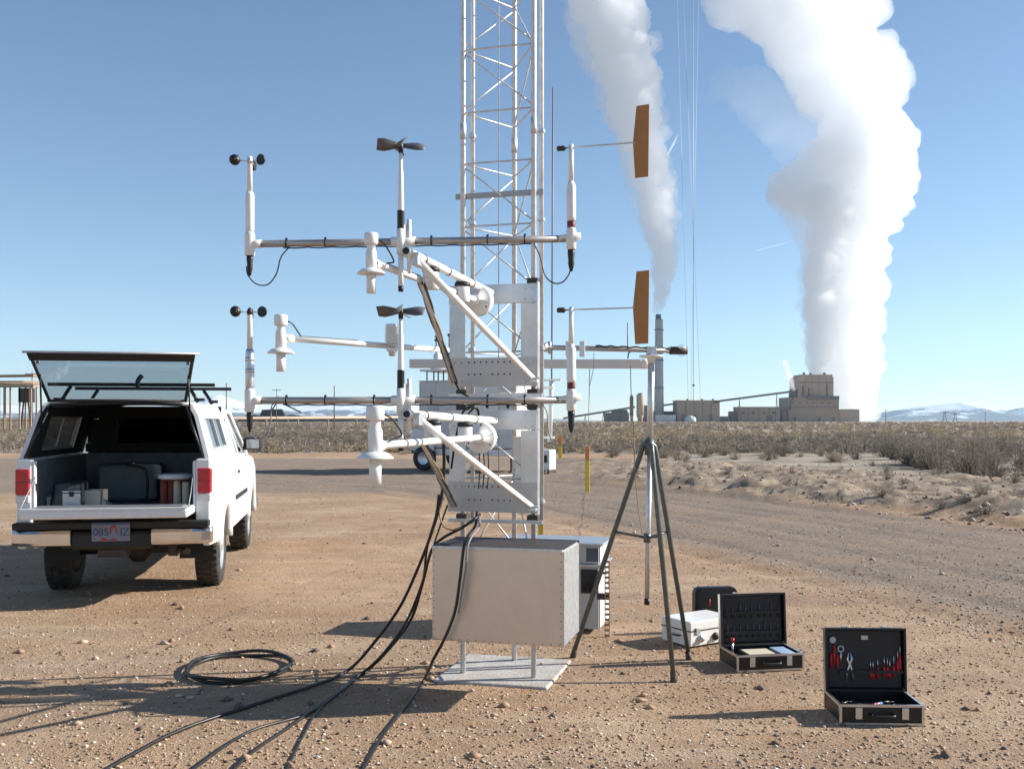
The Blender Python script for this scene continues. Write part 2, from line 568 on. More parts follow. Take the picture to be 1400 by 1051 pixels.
def make_ground():
    ang = np.concatenate([np.linspace(-50, 50, 620), np.linspace(50, 310, 90)[1:-1]])
    ang = np.radians(ang)
    rad = [0.0, 0.6]
    while rad[-1] < 70: rad.append(rad[-1] * 1.0115 + 0.004)
    while rad[-1] < 40000: rad.append(rad[-1] * 1.12)
    rad = np.array(rad[1:])
    A, Rr = np.meshgrid(ang, rad)
    x, y = Rr * np.sin(A), Rr * np.cos(A)
    z = terrain(x, y) * (1 - sstep(300, 900, Rr))
    na, nr = len(ang), len(rad)
    co = np.stack([x.ravel(), y.ravel(), z.ravel()], 1)
    co = np.vstack([co, [[0, 0, 0]]])
    i, j = np.meshgrid(np.arange(nr - 1), np.arange(na), indexing='ij')
    j2 = (j + 1) % na
    q = np.stack([i * na + j, (i + 1) * na + j, (i + 1) * na + j2, i * na + j2], -1).reshape(-1, 4)
    c = len(co) - 1
    tri = [(c, k, (k + 1) % na) for k in range(na)]
    me = bpy.data.meshes.new('ground')
    me.from_pydata(co.tolist(), [], q.tolist() + tri)
    me.polygons.foreach_set('use_smooth', np.ones(len(me.polygons), bool))
    X, Y = co[:, 0], co[:, 1]
    d = road_dist(X, Y)
    g = 1 - sstep(1.9, 3.7, d)
    lot = sstep(19, 24, Y) * (1 - sstep(40, 47, Y)) * (1 - sstep(1.5, 5, X)) * sstep(-60, -45, X)
    g = np.maximum(g, lot * 0.8)
    pl = berm_mask(X, Y)
    sc = np.maximum(sstep(44, 52, Y), sstep(30, 38, Y + X * 0.6) * sstep(4, 8, X)) * (1 - 0.75 * pl)
    sc = np.maximum(sc, 1 - sstep(-26, -20, -np.abs(Y) * 0 + Y + 0 * X) * 1.0) * (Y > 0)
    for nme, arr in (('gravel', g), ('pale', pl), ('scrub', sc)):
        a = me.attributes.new(nme, 'FLOAT', 'POINT')
        a.data.foreach_set('value', arr.astype(np.float32))
    me.materials.append(ground_mat())
    o = bpy.data.objects.new('ground', me)
    col.objects.link(o)
    o['kind'] = 'structure'
    o['label'] = 'dry tan gravelly desert ground with a grey gravel track curving across it'
    return o


make_ground()


def make_mountains(name, prof, Y0, depth, seed, mtl):
    us = np.linspace(prof[0][0], prof[-1][0], 420)
    vtop = np.interp(us, [p[0] for p in prof], [p[1] for p in prof])
    nd = 40
    co = []
    for k in range(nd):
        t = k / (nd - 1)
        Y = Y0 + depth * (t - 0.5)
        hgt = np.clip((HOR - vtop) * Y0 / F, 0, None)
        sh = np.sin(np.pi * t) ** 0.85
        X = (us - CX) / F * Y0
        n = 1 - np.abs(2 * fbm(X * 0.0011, np.full_like(X, t * 4.0), 5, seed) - 1)
        z = hgt * sh * (0.70 + 0.45 * n * (0.35 + 0.65 * sh)) - 5
        co.append(np.stack([X, np.full_like(X, Y), z], 1))
    co = np.vstack(co)
    n = len(us)
    fs = [(k * n + i, k * n + i + 1, (k + 1) * n + i + 1, (k + 1) * n + i) for k in range(nd - 1) for i in range(n - 1)]
    me = bpy.data.meshes.new(name)
    me.from_pydata(co.tolist(), [], fs)
    me.materials.append(mtl)
    me.polygons.foreach_set('use_smooth', np.ones(len(fs), bool))
    o = bpy.data.objects.new(name, me)
    col.objects.link(o)
    o['kind'] = 'structure'
    return o


def mountain_mat():
    m = bpy.data.materials.new('snowy_rock')
    m.use_nodes = True
    N, L = m.node_tree.nodes, m.node_tree.links
    b = N['Principled BSDF']
    b.inputs['Roughness'].default_value = 0.9
    tc = N.new('ShaderNodeTexCoord')
    n1 = N.new('ShaderNodeTexNoise')
    n1.inputs['Scale'].default_value = 0.0022
    n1.inputs['Detail'].default_value = 9
    n1.inputs['Roughness'].default_value = 0.7
    L.new(tc.outputs['Object'], n1.inputs['Vector'])
    sx = N.new('ShaderNodeSeparateXYZ')
    L.new(tc.outputs['Object'], sx.inputs[0])
    hz = N.new('ShaderNodeMapRange')
    hz.inputs[1].default_value = 20
    hz.inputs[2].default_value = 260
    hz.inputs[3].default_value = -0.10
    hz.inputs[4].default_value = 0.20
    L.new(sx.outputs[2], hz.inputs[0])
    ad = N.new('ShaderNodeMath')
    L.new(n1.outputs[0], ad.inputs[0])
    L.new(hz.outputs[0], ad.inputs[1])
    mr = N.new('ShaderNodeMapRange')
    mr.inputs[1].default_value = 0.50
    mr.inputs[2].default_value = 0.58
    L.new(ad.outputs[0], mr.inputs[0])
    mx = N.new('ShaderNodeMix')
    mx.data_type = 'RGBA'
    mx.inputs[6].default_value = (0.14, 0.13, 0.13, 1)
    mx.inputs[7].default_value = (0.85, 0.86, 0.88, 1)
    L.new(mr.outputs[0], mx.inputs[0])
    L.new(mx.outputs[2], b.inputs['Base Color'])
    return m


mm = mountain_mat()
make_mountains('mountains', [(1090, 575), (1150, 574), (1195, 570), (1225, 561), (1262, 557), (1300, 551), (1325, 554), (1350, 562), (1372, 567), (1400, 559), (1460, 550), (1540, 556), (1620, 548), (1750, 560), (1900, 566), (2100, 575)], 15000, 3400, 3, mm)
make_mountains('mountains', [(-700, 575), (-500, 560), (-300, 552), (-120, 558), (0, 556), (120, 560), (220, 556), (285, 547), (306, 543), (330, 549), (365, 556), (420, 552), (470, 549), (520, 547), (560, 554), (620, 563), (700, 570), (800, 574), (860, 575)], 15500, 3400, 23, mm)

# ------------------------------------------------------------------ haze
hz = MB()
hz.box(-21000, 21000, -300, 21000, -8, 1250)
hm = bpy.data.materials.new('haze')
hm.use_nodes = True
hm.node_tree.nodes.remove(hm.node_tree.nodes['Principled BSDF'])
pv = hm.node_tree.nodes.new('ShaderNodeVolumePrincipled')
pv.inputs['Color'].default_value = (0.50, 0.76, 1.0, 1)
pv.inputs['Density'].default_value = 3.2e-5
pv.inputs['Anisotropy'].default_value = 0.2
hm.node_tree.links.new(pv.outputs[0], hm.node_tree.nodes['Material Output'].inputs['Volume'])
ho = hz.build('haze', hm)
ho['kind'] = 'stuff'

# ------------------------------------------------------------------ power plant
PY = 1650.0
PX = PY / F            # metres per photo pixel out there


def pbox(mb, u0, u1, v0, depth=40, dy=0, v1=577.0, mi=0):
    Y = PY + dy
    a, b = at(u0, v0, Y), at(u1, v0, Y)
    z1 = H - (v1 - HOR) / F * Y
    mb.box(a.x, b.x, Y, Y + depth, min(z1, 0) - 1 if v1 >= 576 else z1, a.z)
    return a, b


def plant_building(name, label, parts, grp='power plant buildings'):
    c = (parts[0][1] + parts[0][2]) / 2
    root = thing(name, label, 'building', ((c - CX) * PX, PY, 0), group=grp)
    for p in parts:
        nm, u0, u1, v0, v1, dep, dy, mt = p
        m = MB()
        pbox(m, u0, u1, v0, dep, dy, v1)
        m.build(nm, M[mt], root, world=True)
    return root


def panel_lines(root, u0, u1, v0, v1, n, dy=-0.5, mt='plant_dark'):
    for i in range(1, n):
        m = MB()
        u = u0 + (u1 - u0) * i / n
        pbox(m, u - 0.25, u + 0.25, v0, 0.45, dy, v1)
        m.build('cladding_joint', M[mt], root, world=True)


b = plant_building('boiler_house', 'tall stepped tan boiler house under the shaded steam column', [
    ('main_block', 1078, 1147, 543, 577, 60, 0, 'plant_brown'),
    ('upper_block', 1091, 1139.5, 515, 543, 50, 3, 'plant_tan'),
    ('roof_tier', 1094, 1138, 512, 515, 40, 6, 'plant_tan'),
    ('louvre_band', 1104, 1147.5, 541, 546, 4, -3, 'plant_dark'),
    ('stair_tower', 1083, 1091, 533, 543, 20, 6, 'plant_dark'),
    ('side_annex', 1070, 1078, 560, 577, 30, 5, 'plant_brown')])
panel_lines(b, 1091, 1139.5, 516, 542.5, 5, 2.4, 'plant_brown')
m = MB(); pbox(m, 1090.5, 1140, 522.4, 1, 2.2, 523.2); m.build('ledge', M['plant_dark'], b, world=True)
m = MB(); pbox(m, 1077.6, 1147.4, 556, 0.8, -0.9, 556.8); m.build('ledge', M['plant_dark'], b, world=True)
for u, v0_, v1_, wd in ((1098, 527, 541, .7), (1106, 530, 541, .5), (1131, 525, 541, .6)):
    m = MB(); pbox(m, u - wd, u + wd, v0_, 1.2, 1.2, v1_); m.build('duct', M['plant_steel'], b, world=True)
for u in (1084, 1094, 1103, 1113, 1124, 1134):
    m = MB(); pbox(m, u - 1.5, u + 1.5, 549.5, .6, -.8, 551.2); m.build('louvre', M['plant_dark'], b, world=True)
for u in (1087, 1120, 1140):
    m = MB(); pbox(m, u - 1.6, u + 1.6, 570, .6, -.8, 576.4); m.build('door', M['plant_dark'], b, world=True)
m = MB(); m.tube([at(1090.6, 533, PY + 1), at(1086, 541, PY - 4), at(1081, 549, PY - 6), at(1080, 560, PY - 4)], 1.1, 6); m.build('inclined_duct', M['plant_steel'], b, world=True)
for u, h in ((1099, 3.5), (1108, 2.5), (1127, 3)):
    p = at(u, 512, PY + 20)
    m = MB(); m.box(p.x - 1.5, p.x + 1.5, p.y - 2, p.y + 2, p.z, p.z + h); m.build('roof_fan', M['plant_steel'], b, world=True)
m = MB(); p0, p1 = at(1078, 543, PY + .5), at(1090, 543, PY + .5)
for k in range(6):
    q = p0.lerp(p1, k / 5); m.tube([q, q + Vector((0, 0, 2.2))], .18, 4)
m.tube([p0 + Vector((0, 0, 2.2)), p1 + Vector((0, 0, 2.2))], .18, 4)
m.build('railing', M['plant_steel'], b, world=True)
b = plant_building('annex_building', 'low tan annex at foot of boiler house beside white steam', [('main_block', 1147.5, 1175, 560, 577, 40, 4, 'plant_tan'), ('parapet', 1147.5, 1175, 559.3, 560, 3, 3, 'plant_dark')])
b = plant_building('workshop_building', 'long low brown building beneath the sloping conveyor', [('main_block', 1009, 1066, 557, 577, 35, -10, 'plant_brown'), ('roof', 1008.4, 1066.6, 556, 557, 36, -10.5, 'plant_dark'), ('lean_to', 1000, 1008.5, 562, 577, 25, -6, 'plant_dark')])
panel_lines(b, 1009, 1066, 558, 576.5, 4, -10.7)
for u in (1016, 1030, 1045, 1058):
    m = MB(); pbox(m, u - 2, u + 2, 563, .5, -10.8, 565.5); m.build('window', M['slate'], b, world=True)
m = MB(); pbox(m, 1048, 1056, 568, .5, -10.8, 576.4); m.build('roller_door', M['plant_dark'], b, world=True)
b = plant_building('transfer_building', 'square brown transfer building where the conveyor starts', [('main_block', 926, 984, 548, 577, 45, -20, 'plant_brown'), ('parapet', 925.6, 984.4, 547, 548, 46, -20.5, 'plant_tan'), ('side_shed', 984, 998, 569, 577, 20, -10, 'plant_dark')])
panel_lines(b, 926, 984, 549, 576.5, 5, -20.7)
for u in (934, 950, 972):
    m = MB(); pbox(m, u - 2, u + 2, 566, .5, -20.8, 576.4); m.build('door', M['plant_dark'], b, world=True)
for u in (940, 960, 975):
    m = MB(); pbox(m, u - 1, u + 1, 545, 4, 0, 547); m.build('roof_fan', M['plant_steel'], b, world=True)
b = plant_building('crusher_building', 'small brown block between silos and chimney', [('main_block', 876, 893, 554, 577, 30, 10, 'plant_brown'), ('low_shed', 893, 926, 562, 577, 22, 20, 'plant_dark')])
b = plant_building('pale_shed', 'pale low sheeted shed behind chimney foot', [('main_block', 897, 924, 567, 577, 16, -25, 'plant_pale')])
b = plant_building('turbine_hall', 'long low brown hall beyond the silos', [('main_block', 828, 860, 564, 577, 35, 60, 'plant_brown'), ('rear_block', 838, 858, 560, 577, 30, 110, 'plant_dark')])

# chimney
t = thing('power_plant_chimney', 'tall grey concrete chimney trailing a narrow plume', 'chimney', ((901 - CX) * PX, PY, 0))
cx_ = (901 - CX) * PX
m = MB(); m.lathe([(8.2, -1), (7.2, 60), (6.3, 165), (6.3, 168)], (cx_, PY, 0), n=24); m.build('shaft', M['plant_conc'], t, world=True)
m = MB(); m.lathe([(4.6, 168), (4.4, 176), (3.9, 176), (3.9, 169)], (cx_ - 1.2, PY, 0), n=20); m.build('flue', M['plant_steel'], t, world=True)
for zz in (150, 100, 55):
    m = MB(); m.lathe([(7.0, zz), (8.6 if zz < 90 else 7.9, zz), (8.6 if zz < 90 else 7.9, zz + 1.2), (7.0, zz + 1.2)], (cx_, PY, 0), n=24); m.build('platform_ring', M['plant_steel'], t, world=True)
# silos
for u, w, vt, lab in ((859.5, 5, 541, 'slim dark storage silo with flat top, next to broader silo'), (871, 10, 538.5, 'broad tan storage silo lit along one side')):
    t = thing('storage_silo', lab, 'silo', ((u - CX) * PX, PY - 40, 0))
    zt = (HOR - vt) * PX
    r = w * PX / 2
    m = MB(); m.lathe([(r, 10), (r, zt - 1), (r * 0.92, zt)], ((u - CX) * PX, PY - 40, 0), n=20); m.build('shell', M['plant_dark' if w < 6 else 'plant_tan'], t, world=True)
    m = MB(); m.lathe([(r * 0.7, -1), (r * 0.7, 6), (r, 10.2)], ((u - CX) * PX, PY - 40, 0), n=16); m.build('skirt', M['plant_brown'], t, world=True)
    m = MB(); m.box((u - CX) * PX - r * 0.5, (u - CX) * PX + r * 0.5, PY - 42, PY - 38, zt - 0.2, zt + 2); m.build('roof_hatch', M['plant_steel'], t, world=True)
# tank with domed roof
t = thing('storage_tank', 'small pale domed tank before the square building', 'tank', ((935 - CX) * PX, PY - 60, 0))
m = MB(); m.lathe([(9, -1), (9, 4), (7.5, 7), (4, 9.2), (0.01, 10)], ((935 - CX) * PX, PY - 60, 0), n=24); m.build('shell', M['plant_pale'], t, world=True)
m = MB(); m.cyl(((935 - CX) * PX, PY - 60, 9.5), ((935 - CX) * PX, PY - 60, 12), 0.8); m.build('vent', M['plant_steel'], t, world=True)


# conveyors
def conveyor(label, u0, v0, u1, v1, dy, sups, th=2.6):
    a, b_ = at(u0, v0, PY + dy), at(u1, v1, PY + dy)
    t = thing('coal_conveyor', label, 'conveyor', (a.x, PY + dy, 0), group='inclined coal conveyors')
    d = (b_ - a) / 2
    up = Vector((0, 0, th / 2))
    m = MB(); m.obox((a + b_) / 2, d, (0, 2, 0), up); m.build('gallery', M['plant_steel'], t, world=True)
    m = MB(); m.obox((a + b_) / 2 + Vector((0, 0, th / 2 + 0.35)), d, (0, 2.3, 0), (0, 0, 0.3)); m.build('roof', M['plant_dark'], t, world=True)
    for u in sups:
        f = (u - u0) / (u1 - u0)
        p = a.lerp(b_, f)
        m = MB()
        for s in (-1, 1):
            m.cyl((p.x + s * 2.2, p.y, -1), (p.x, p.y, p.z - th / 2), 0.5, n=6)
        m.build('trestle', M['plant_steel'], t, world=True)


conveyor('long inclined conveyor rising to the boiler house', 975, 549.5, 1082, 535.5, -18, (1011, 1062))
conveyor('short conveyor rising from square building toward chimney', 895, 556, 930, 551, 8, (905,), 2.2)
conveyor('low conveyor climbing gently past the silos', 770, 572, 868, 556.5, -5, (800, 825, 848), 2.4)

# trestle and heap far away on the other side of the tower
t = thing('coal_stacker', 'dark coal stacker with sloping boom on the horizon', 'stacker', (at(375, 570, 1500).x, 1500, 0))
def apt(u, v): return at(u, v, 1500)
m = MB(); m.prism([apt(352, 577), apt(358, 560), apt(384, 559), apt(394, 577)], (0, 0, 0), (0, 12, 0)); m.build('machine_house', M['coal'], t, world=True)
m = MB(); m.tube([apt(372, 560), apt(380, 548), apt(412, 564)], 1.3, 6); m.build('boom', M['coal'], t, world=True)
m = MB(); m.tube([apt(380, 547), apt(380, 541)], 0.7, 6); m.build('mast', M['coal'], t, world=True)
# coal pile
m = MB()
us = np.linspace(325, 575, 60)
prev = None
vs, fs = [], []
for i, u in enumerate(us):
    hgt = (6 + 6 * vnoise(np.array([u * 0.05]), np.array([0.3]), 4)[0]) * min(1, (u - 322) / 20, (578 - u) / 20)
    p = at(u, 575, 1560)
    vs += [(p.x, 1530, -1), (p.x, 1550, hgt), (p.x, 1570, hgt), (p.x, 1600, -1)]
    if i:
        for k in range(3): fs.append((4 * i - 4 + k, 4 * i + k, 4 * i + k + 1, 4 * i - 3 + k))
m.add(vs, fs, 0, True)
tag(m.build('coal_pile', M['coal']), 'long low black coal pile along horizon below the mountains', 'coal pile')


# ------------------------------------------------------------------ steam plumes
def steam_mat():
    m = bpy.data.materials.new('white_steam')
    m.use_nodes = True
    N, L = m.node_tree.nodes, m.node_tree.links
    b = N['Principled BSDF']
    b.inputs['Roughness'].default_value = 1.0
    b.inputs['Specular IOR Level'].default_value = 0.0
    b.inputs['Base Color'].default_value = (0.985, 0.985, 0.99, 1)
    b.inputs['Subsurface Weight'].default_value = 1.0
    b.inputs['Subsurface Radius'].default_value = (1, 1, 1)
    b.inputs['Subsurface Scale'].default_value = 34.0
    return m


STEAM = steam_mat()


def dense_mat(dens, g=0.35):
    m = bpy.data.materials.new('dense_steam')
    m.use_nodes = True
    N, L = m.node_tree.nodes, m.node_tree.links
    N.remove(N['Principled BSDF'])
    v = N.new('ShaderNodeVolumePrincipled')
    v.inputs['Color'].default_value = (0.992, 0.993, 0.995, 1)
    v.inputs['Density'].default_value = dens
    v.inputs['Anisotropy'].default_value = g
    L.new(v.outputs[0], N['Material Output'].inputs['Volume'])
    return m


STEAM = dense_mat(0.045, 0.35)


def veil_mat(dens):
    m = bpy.data.materials.new('thin_steam')
    m.use_nodes = True
    N, L = m.node_tree.nodes, m.node_tree.links
    N.remove(N['Principled BSDF'])
    v = N.new('ShaderNodeVolumePrincipled')
    v.inputs['Color'].default_value = (0.97, 0.975, 0.985, 1)
    v.inputs['Density'].default_value = dens
    v.inputs['Anisotropy'].default_value = 0.3
    L.new(v.outputs[0], N['Material Output'].inputs['Volume'])
    return m


def puff_mesh(name, spine, seed, Y, voxel, mtl, parent, grow=1.0, disp=((20, 7.0), (9, 4.2)), jitter=0.34, dens=1.0, core=True):
    """spine: (u, v, width) in photo pixels; a core with puffs of all sizes around it, fused and billowed"""
    rr = random.Random(seed)
    mb = MB()
    s = Y / F
    base_v, base_f = ico(2)

    def ball(c, r):
        mb.add([c + Vector(q) * r for q in base_v], base_f, 0, True)
    spines = spine if isinstance(spine[0], list) else [spine]
    for (a, b_) in [q for sp_ in spines for q in zip(sp_[:-1], sp_[1:])]:
        L_ = math.hypot(a[0] - b_[0], a[1] - b_[1])
        n = max(2, int(dens * L_ / (0.14 * (a[2] + b_[2]) / 2)))
        for k in range(n):
            t = (k + rr.random()) / n
            u, v, w = (a[i] + (b_[i] - a[i]) * t for i in range(3))
            c = at(u, v, Y)
            rad = w * s * 0.5
            if core: ball(c + Vector((rr.gauss(0, .08), rr.gauss(0, .08), 0)) * rad, rad * rr.uniform(0.68, 0.80))
            for j in range(5 if core else 2):
                d = Vector((rr.gauss(0, 1), rr.gauss(0, 1), rr.gauss(0, 1))).normalized()
                pr = rad * rr.choice((0.22, 0.28, 0.34, 0.42, 0.5))
                ball(c + d * max(rad * rr.uniform(0.94, 1.08) - pr, 0) * (1 if core else 0.6 + jitter), pr * (1 if core else 1.5))
    o = mb.build(name, mtl, parent, world=True, fix=False)
    r = o.modifiers.new('fuse', 'REMESH')
    r.mode = 'VOXEL'
    r.voxel_size = voxel
    r.use_smooth_shade = True
    for i, (sz, st) in enumerate(disp):
        tx = bpy.data.textures.new('billow', 'CLOUDS')
        tx.noise_scale = sz
        tx.noise_depth = 3
        d = o.modifiers.new('billow', 'DISPLACE')
        d.texture = tx
        d.texture_coords = 'GLOBAL'
        d.strength = st * 2
        d.mid_level = 0.45
    return o


def ico(sub):
    bm = bmesh.new()
    bmesh.ops.create_icosphere(bm, subdivisions=sub, radius=1.0)
    v = [tuple(p.co) for p in bm.verts]
    f = [tuple(p.index for p in fc.verts) for fc in bm.faces]
    bm.free()
    return v, f


t = thing('steam_plume', 'narrow white steam plume leaning from tall chimney', 'steam plume', ((899 - CX) * PX, PY, 172))
puff_mesh('billow', [(899, 426, 9), (902, 412, 18), (905, 392, 26), (908, 362, 34), (906, 330, 44), (898, 295, 52), (893, 258, 60), (886, 225, 62), (878, 190, 70), (870, 150, 78), (862, 110, 86), (850, 60, 100), (835, 10, 112), (822, -40, 120)], 3, PY, 2.4, STEAM, t, disp=((24, 9.0), (10, 4.6), (5, 1.6)))
puff_mesh('veil', [(903, 412, 18), (905, 385, 32), (908, 350, 48), (903, 310, 62), (895, 270, 74), (886, 230, 84), (874, 190, 96), (864, 150, 104), (854, 110, 112), (840, 50, 130), (824, -30, 150)], 5, PY, 5.0, veil_mat(0.012), t, jitter=0.4)

t = thing('steam_plume', 'huge white steam plume mushrooming above the boiler house', 'steam plume', ((1185 - CX) * PX, PY + 60, 0))
YB = PY + 95
main = [(1182, 577, 30), (1178, 562, 50), (1170, 540, 70), (1166, 505, 84), (1166, 460, 90), (1168, 415, 92), (1170, 370, 96), (1174, 330, 102), (1176, 290, 100), (1180, 250, 118), (1176, 215, 128)]
puff_mesh('billow', [(1121, 513, 33), (1123, 490, 42), (1124, 455, 50), (1122, 415, 56), (1126, 375, 60), (1130, 335, 58), (1136, 300, 66), (1140, 270, 76)], 18, PY + 60, 2.6, dense_mat(0.046, 0.3), t, disp=((20, 7.0), (9, 4.4), (5, 1.6)))
lobes = [(1120, 268, 84), (1090, 255, 78), (1066, 262, 48), (1150, 225, 110), (1190, 190, 110), (1222, 215, 74), (1238, 245, 44), (1230, 275, 44), (1215, 305, 34), (1205, 255, 80), (1215, 180, 80), (1180, 168, 90), (1205, 200, 96)]
puff_mesh('billow', [main, lobes], 8, YB, 3.0, dense_mat(0.034, 0.42), t, disp=((30, 11.0), (12, 3.6), (6, 1.0)))
puff_mesh('veil', [(1160, 215, 120), (1185, 170, 130), (1180, 130, 140), (1150, 95, 180), (1125, 50, 200), (1095, 0, 220), (1060, -60, 240)], 38, YB + 20, 7.0, veil_mat(0.016), t, jitter=0.5, dens=1.3)
puff_mesh('veil', [(1120, 510, 30), (1122, 470, 48), (1118, 420, 58), (1120, 370, 64), (1122, 320, 70), (1100, 280, 90), (1070, 262, 66)], 48, PY + 78, 5.0, veil_mat(0.014), t, jitter=0.45)
puff_mesh('veil', [(1130, 190, 90), (1090, 175, 100), (1050, 150, 90), (1010, 120, 80)], 58, YB + 60, 7.0, veil_mat(0.0035), t, jitter=0.5, dens=1.4)
t = thing('steam_plume', 'wispy little vent plume beside the boiler house roof', 'steam plume', ((1084 - CX) * PX, PY, 45))
puff_mesh('veil', [(1085, 534, 4), (1082, 525, 8), (1079, 515, 9), (1076, 505, 8), (1072, 494, 7)], 68, PY - 5, 1.6, veil_mat(0.10), t, disp=((6, 3), (3, 1.5)), dens=1.2)

# contrails, very high and far
for pts, r, lab in (([(912, 213), (920, 198), (927, 184)], 16, 'short bright contrail streak close to the chimney plume'), ([(1034, 343), (1060, 336), (1086, 329)], 14, 'faint level contrail streak near huge plume')):
    m = MB()
    m.tube([at(u, v, 20000 if r > 15 else 20000) for u, v in pts], [r * 1.1, r * 1.6, r * 0.8], 8)
    o = m.build('contrail', veil_mat(0.02 if r > 15 else 0.008))
    tag(o, lab, 'contrail')
    RM[o.name] = Matrix.Identity(4)


# ------------------------------------------------------------------ lattice tower (turned 15 degrees)
TA = R(15)
EX = Vector((math.cos(TA), -math.sin(TA), 0))      # along the front face, towards the tripod
EY = Vector((math.sin(TA), math.cos(TA), 0))       # away from the camera
EZ = Vector((0, 0, 1))
TM = Vector((-0.087, 6.27, 0))                     # middle of the front face


def T(s, d, z):
    return TM + EX * s + EY * d + EZ * z


t = thing('lattice_tower', 'triangular galvanised lattice tower carrying the weather instruments', 'tower', TM, 0)
legs = [(-0.229, 0.0), (0.229, 0.0), (0.0, 0.397)]
TOPZ = 8.2
for (s, d) in legs:
    m = MB()
    m.cyl(T(s, d, -0.02), T(s, d, TOPZ), 0.0165, n=12)
    lg = m.build('leg', M['tower_steel'], t, world=True)
    for zz in (0.62, 3.37, 6.4):
        m = MB()
        m.cyl(T(s, d, zz), T(s, d, zz + 0.10), 0.0195, n=12)
        m.build('sleeve', M['tower_steel'], lg, world=True)
levels = [0.30, 0.66, 1.24, 1.635, 2.03, 2.425, 2.82, 3.215, 3.535, 3.93, 4.325, 4.72, 5.115, 5.51, 5.905, 6.3, 6.695, 7.09, 7.485, 7.88]
for i, z in enumerate(levels):
    for k in range(3):
        a, b_ = legs[k], legs[(k + 1) % 3]
        m = MB()
        m.tube([T(*a, z), T(*b_, z)], 0.0058, 6)
        m.build('horizontal_tie', M['tower_steel'], t, world=True)
        if i + 1 < len(levels) and abs(z - 3.215) > 0.01:
            z2 = levels[i + 1]
            za, zb = (z2, z) if (k != 2) == (i % 2 == 0) or k == 0 else (z, z2)
            if k == 2: za, zb = z2, z
            if k == 2: za, zb = (z2, z)
            m = MB()
            m.tube([T(*a, za - 0.015), T(*b_, zb + 0.015)], 0.0056, 6)
            m.build('diagonal_brace', M['tower_steel'], t, world=True)
# elevator rails beside the legs and the cross bar
for s in (-0.182, 0.266):
    m = MB()
    m.cyl(T(s, 0.055, 0.95), T(s, 0.055, TOPZ), 0.0145, n=10)
    m.build('guide_rail', M['tower_steel'], t, world=True)
    for zz in (1.1, 2.05, 2.85, 3.4, 4.3, 5.4):
        m = MB()
        m.obox(T(s, 0.045, zz), EX * 0.019, EY * 0.026, EZ * 0.011)
        m.build('rail_clip', M['galv'], t, world=True)
m = MB()
m.obox(T(0.0, 0.03, 3.017), EX * 0.285, EY * 0.012, EZ * 0.016)
m.build('cross_bar', M['pipe'], t, world=True)
m = MB()
m.tube([T(-0.03, 0.12, 0.95), T(-0.03, 0.12, TOPZ)], 0.0035, 5)
m.build('hoist_cable', M['wire'], t, world=True)

for s, d, z, w_, h_, nm in ((-0.10, 0.10, 1.735, .045, .035, 'terminal_box'), (0.02, 0.16, 1.74, .06, .04, 'terminal_box'), (0.14, 0.08, 1.745, .035, .030, 'terminal_box'), (0.13, 0.10, 1.40, .05, .10, 'terminal_box'), (0.10, 0.22, 1.33, .04, .14, 'terminal_box')):
    m = MB()
    m.obox(T(s, d, z), EX * w_, EY * .03, EZ * h_)
    o = m.build(nm, M['white_plastic'], t, world=True, bevel=.006)
    m = MB()
    m.cyl(T(s, d, z - h_ - .02), T(s, d, z - h_ + .001), .010, n=8)
    m.build('cable_gland', M['black'], o, world=True)
# concrete footing
c = TM + EY * 0.16
m = MB()
m.obox(c + EZ * -0.036, EX * 0.36, EY * 0.36, EZ * 0.05)
o = m.build('concrete_footing', M['concrete'], bevel=0.012)
tag(o, 'pale square concrete footing under the lattice tower legs', 'footing')

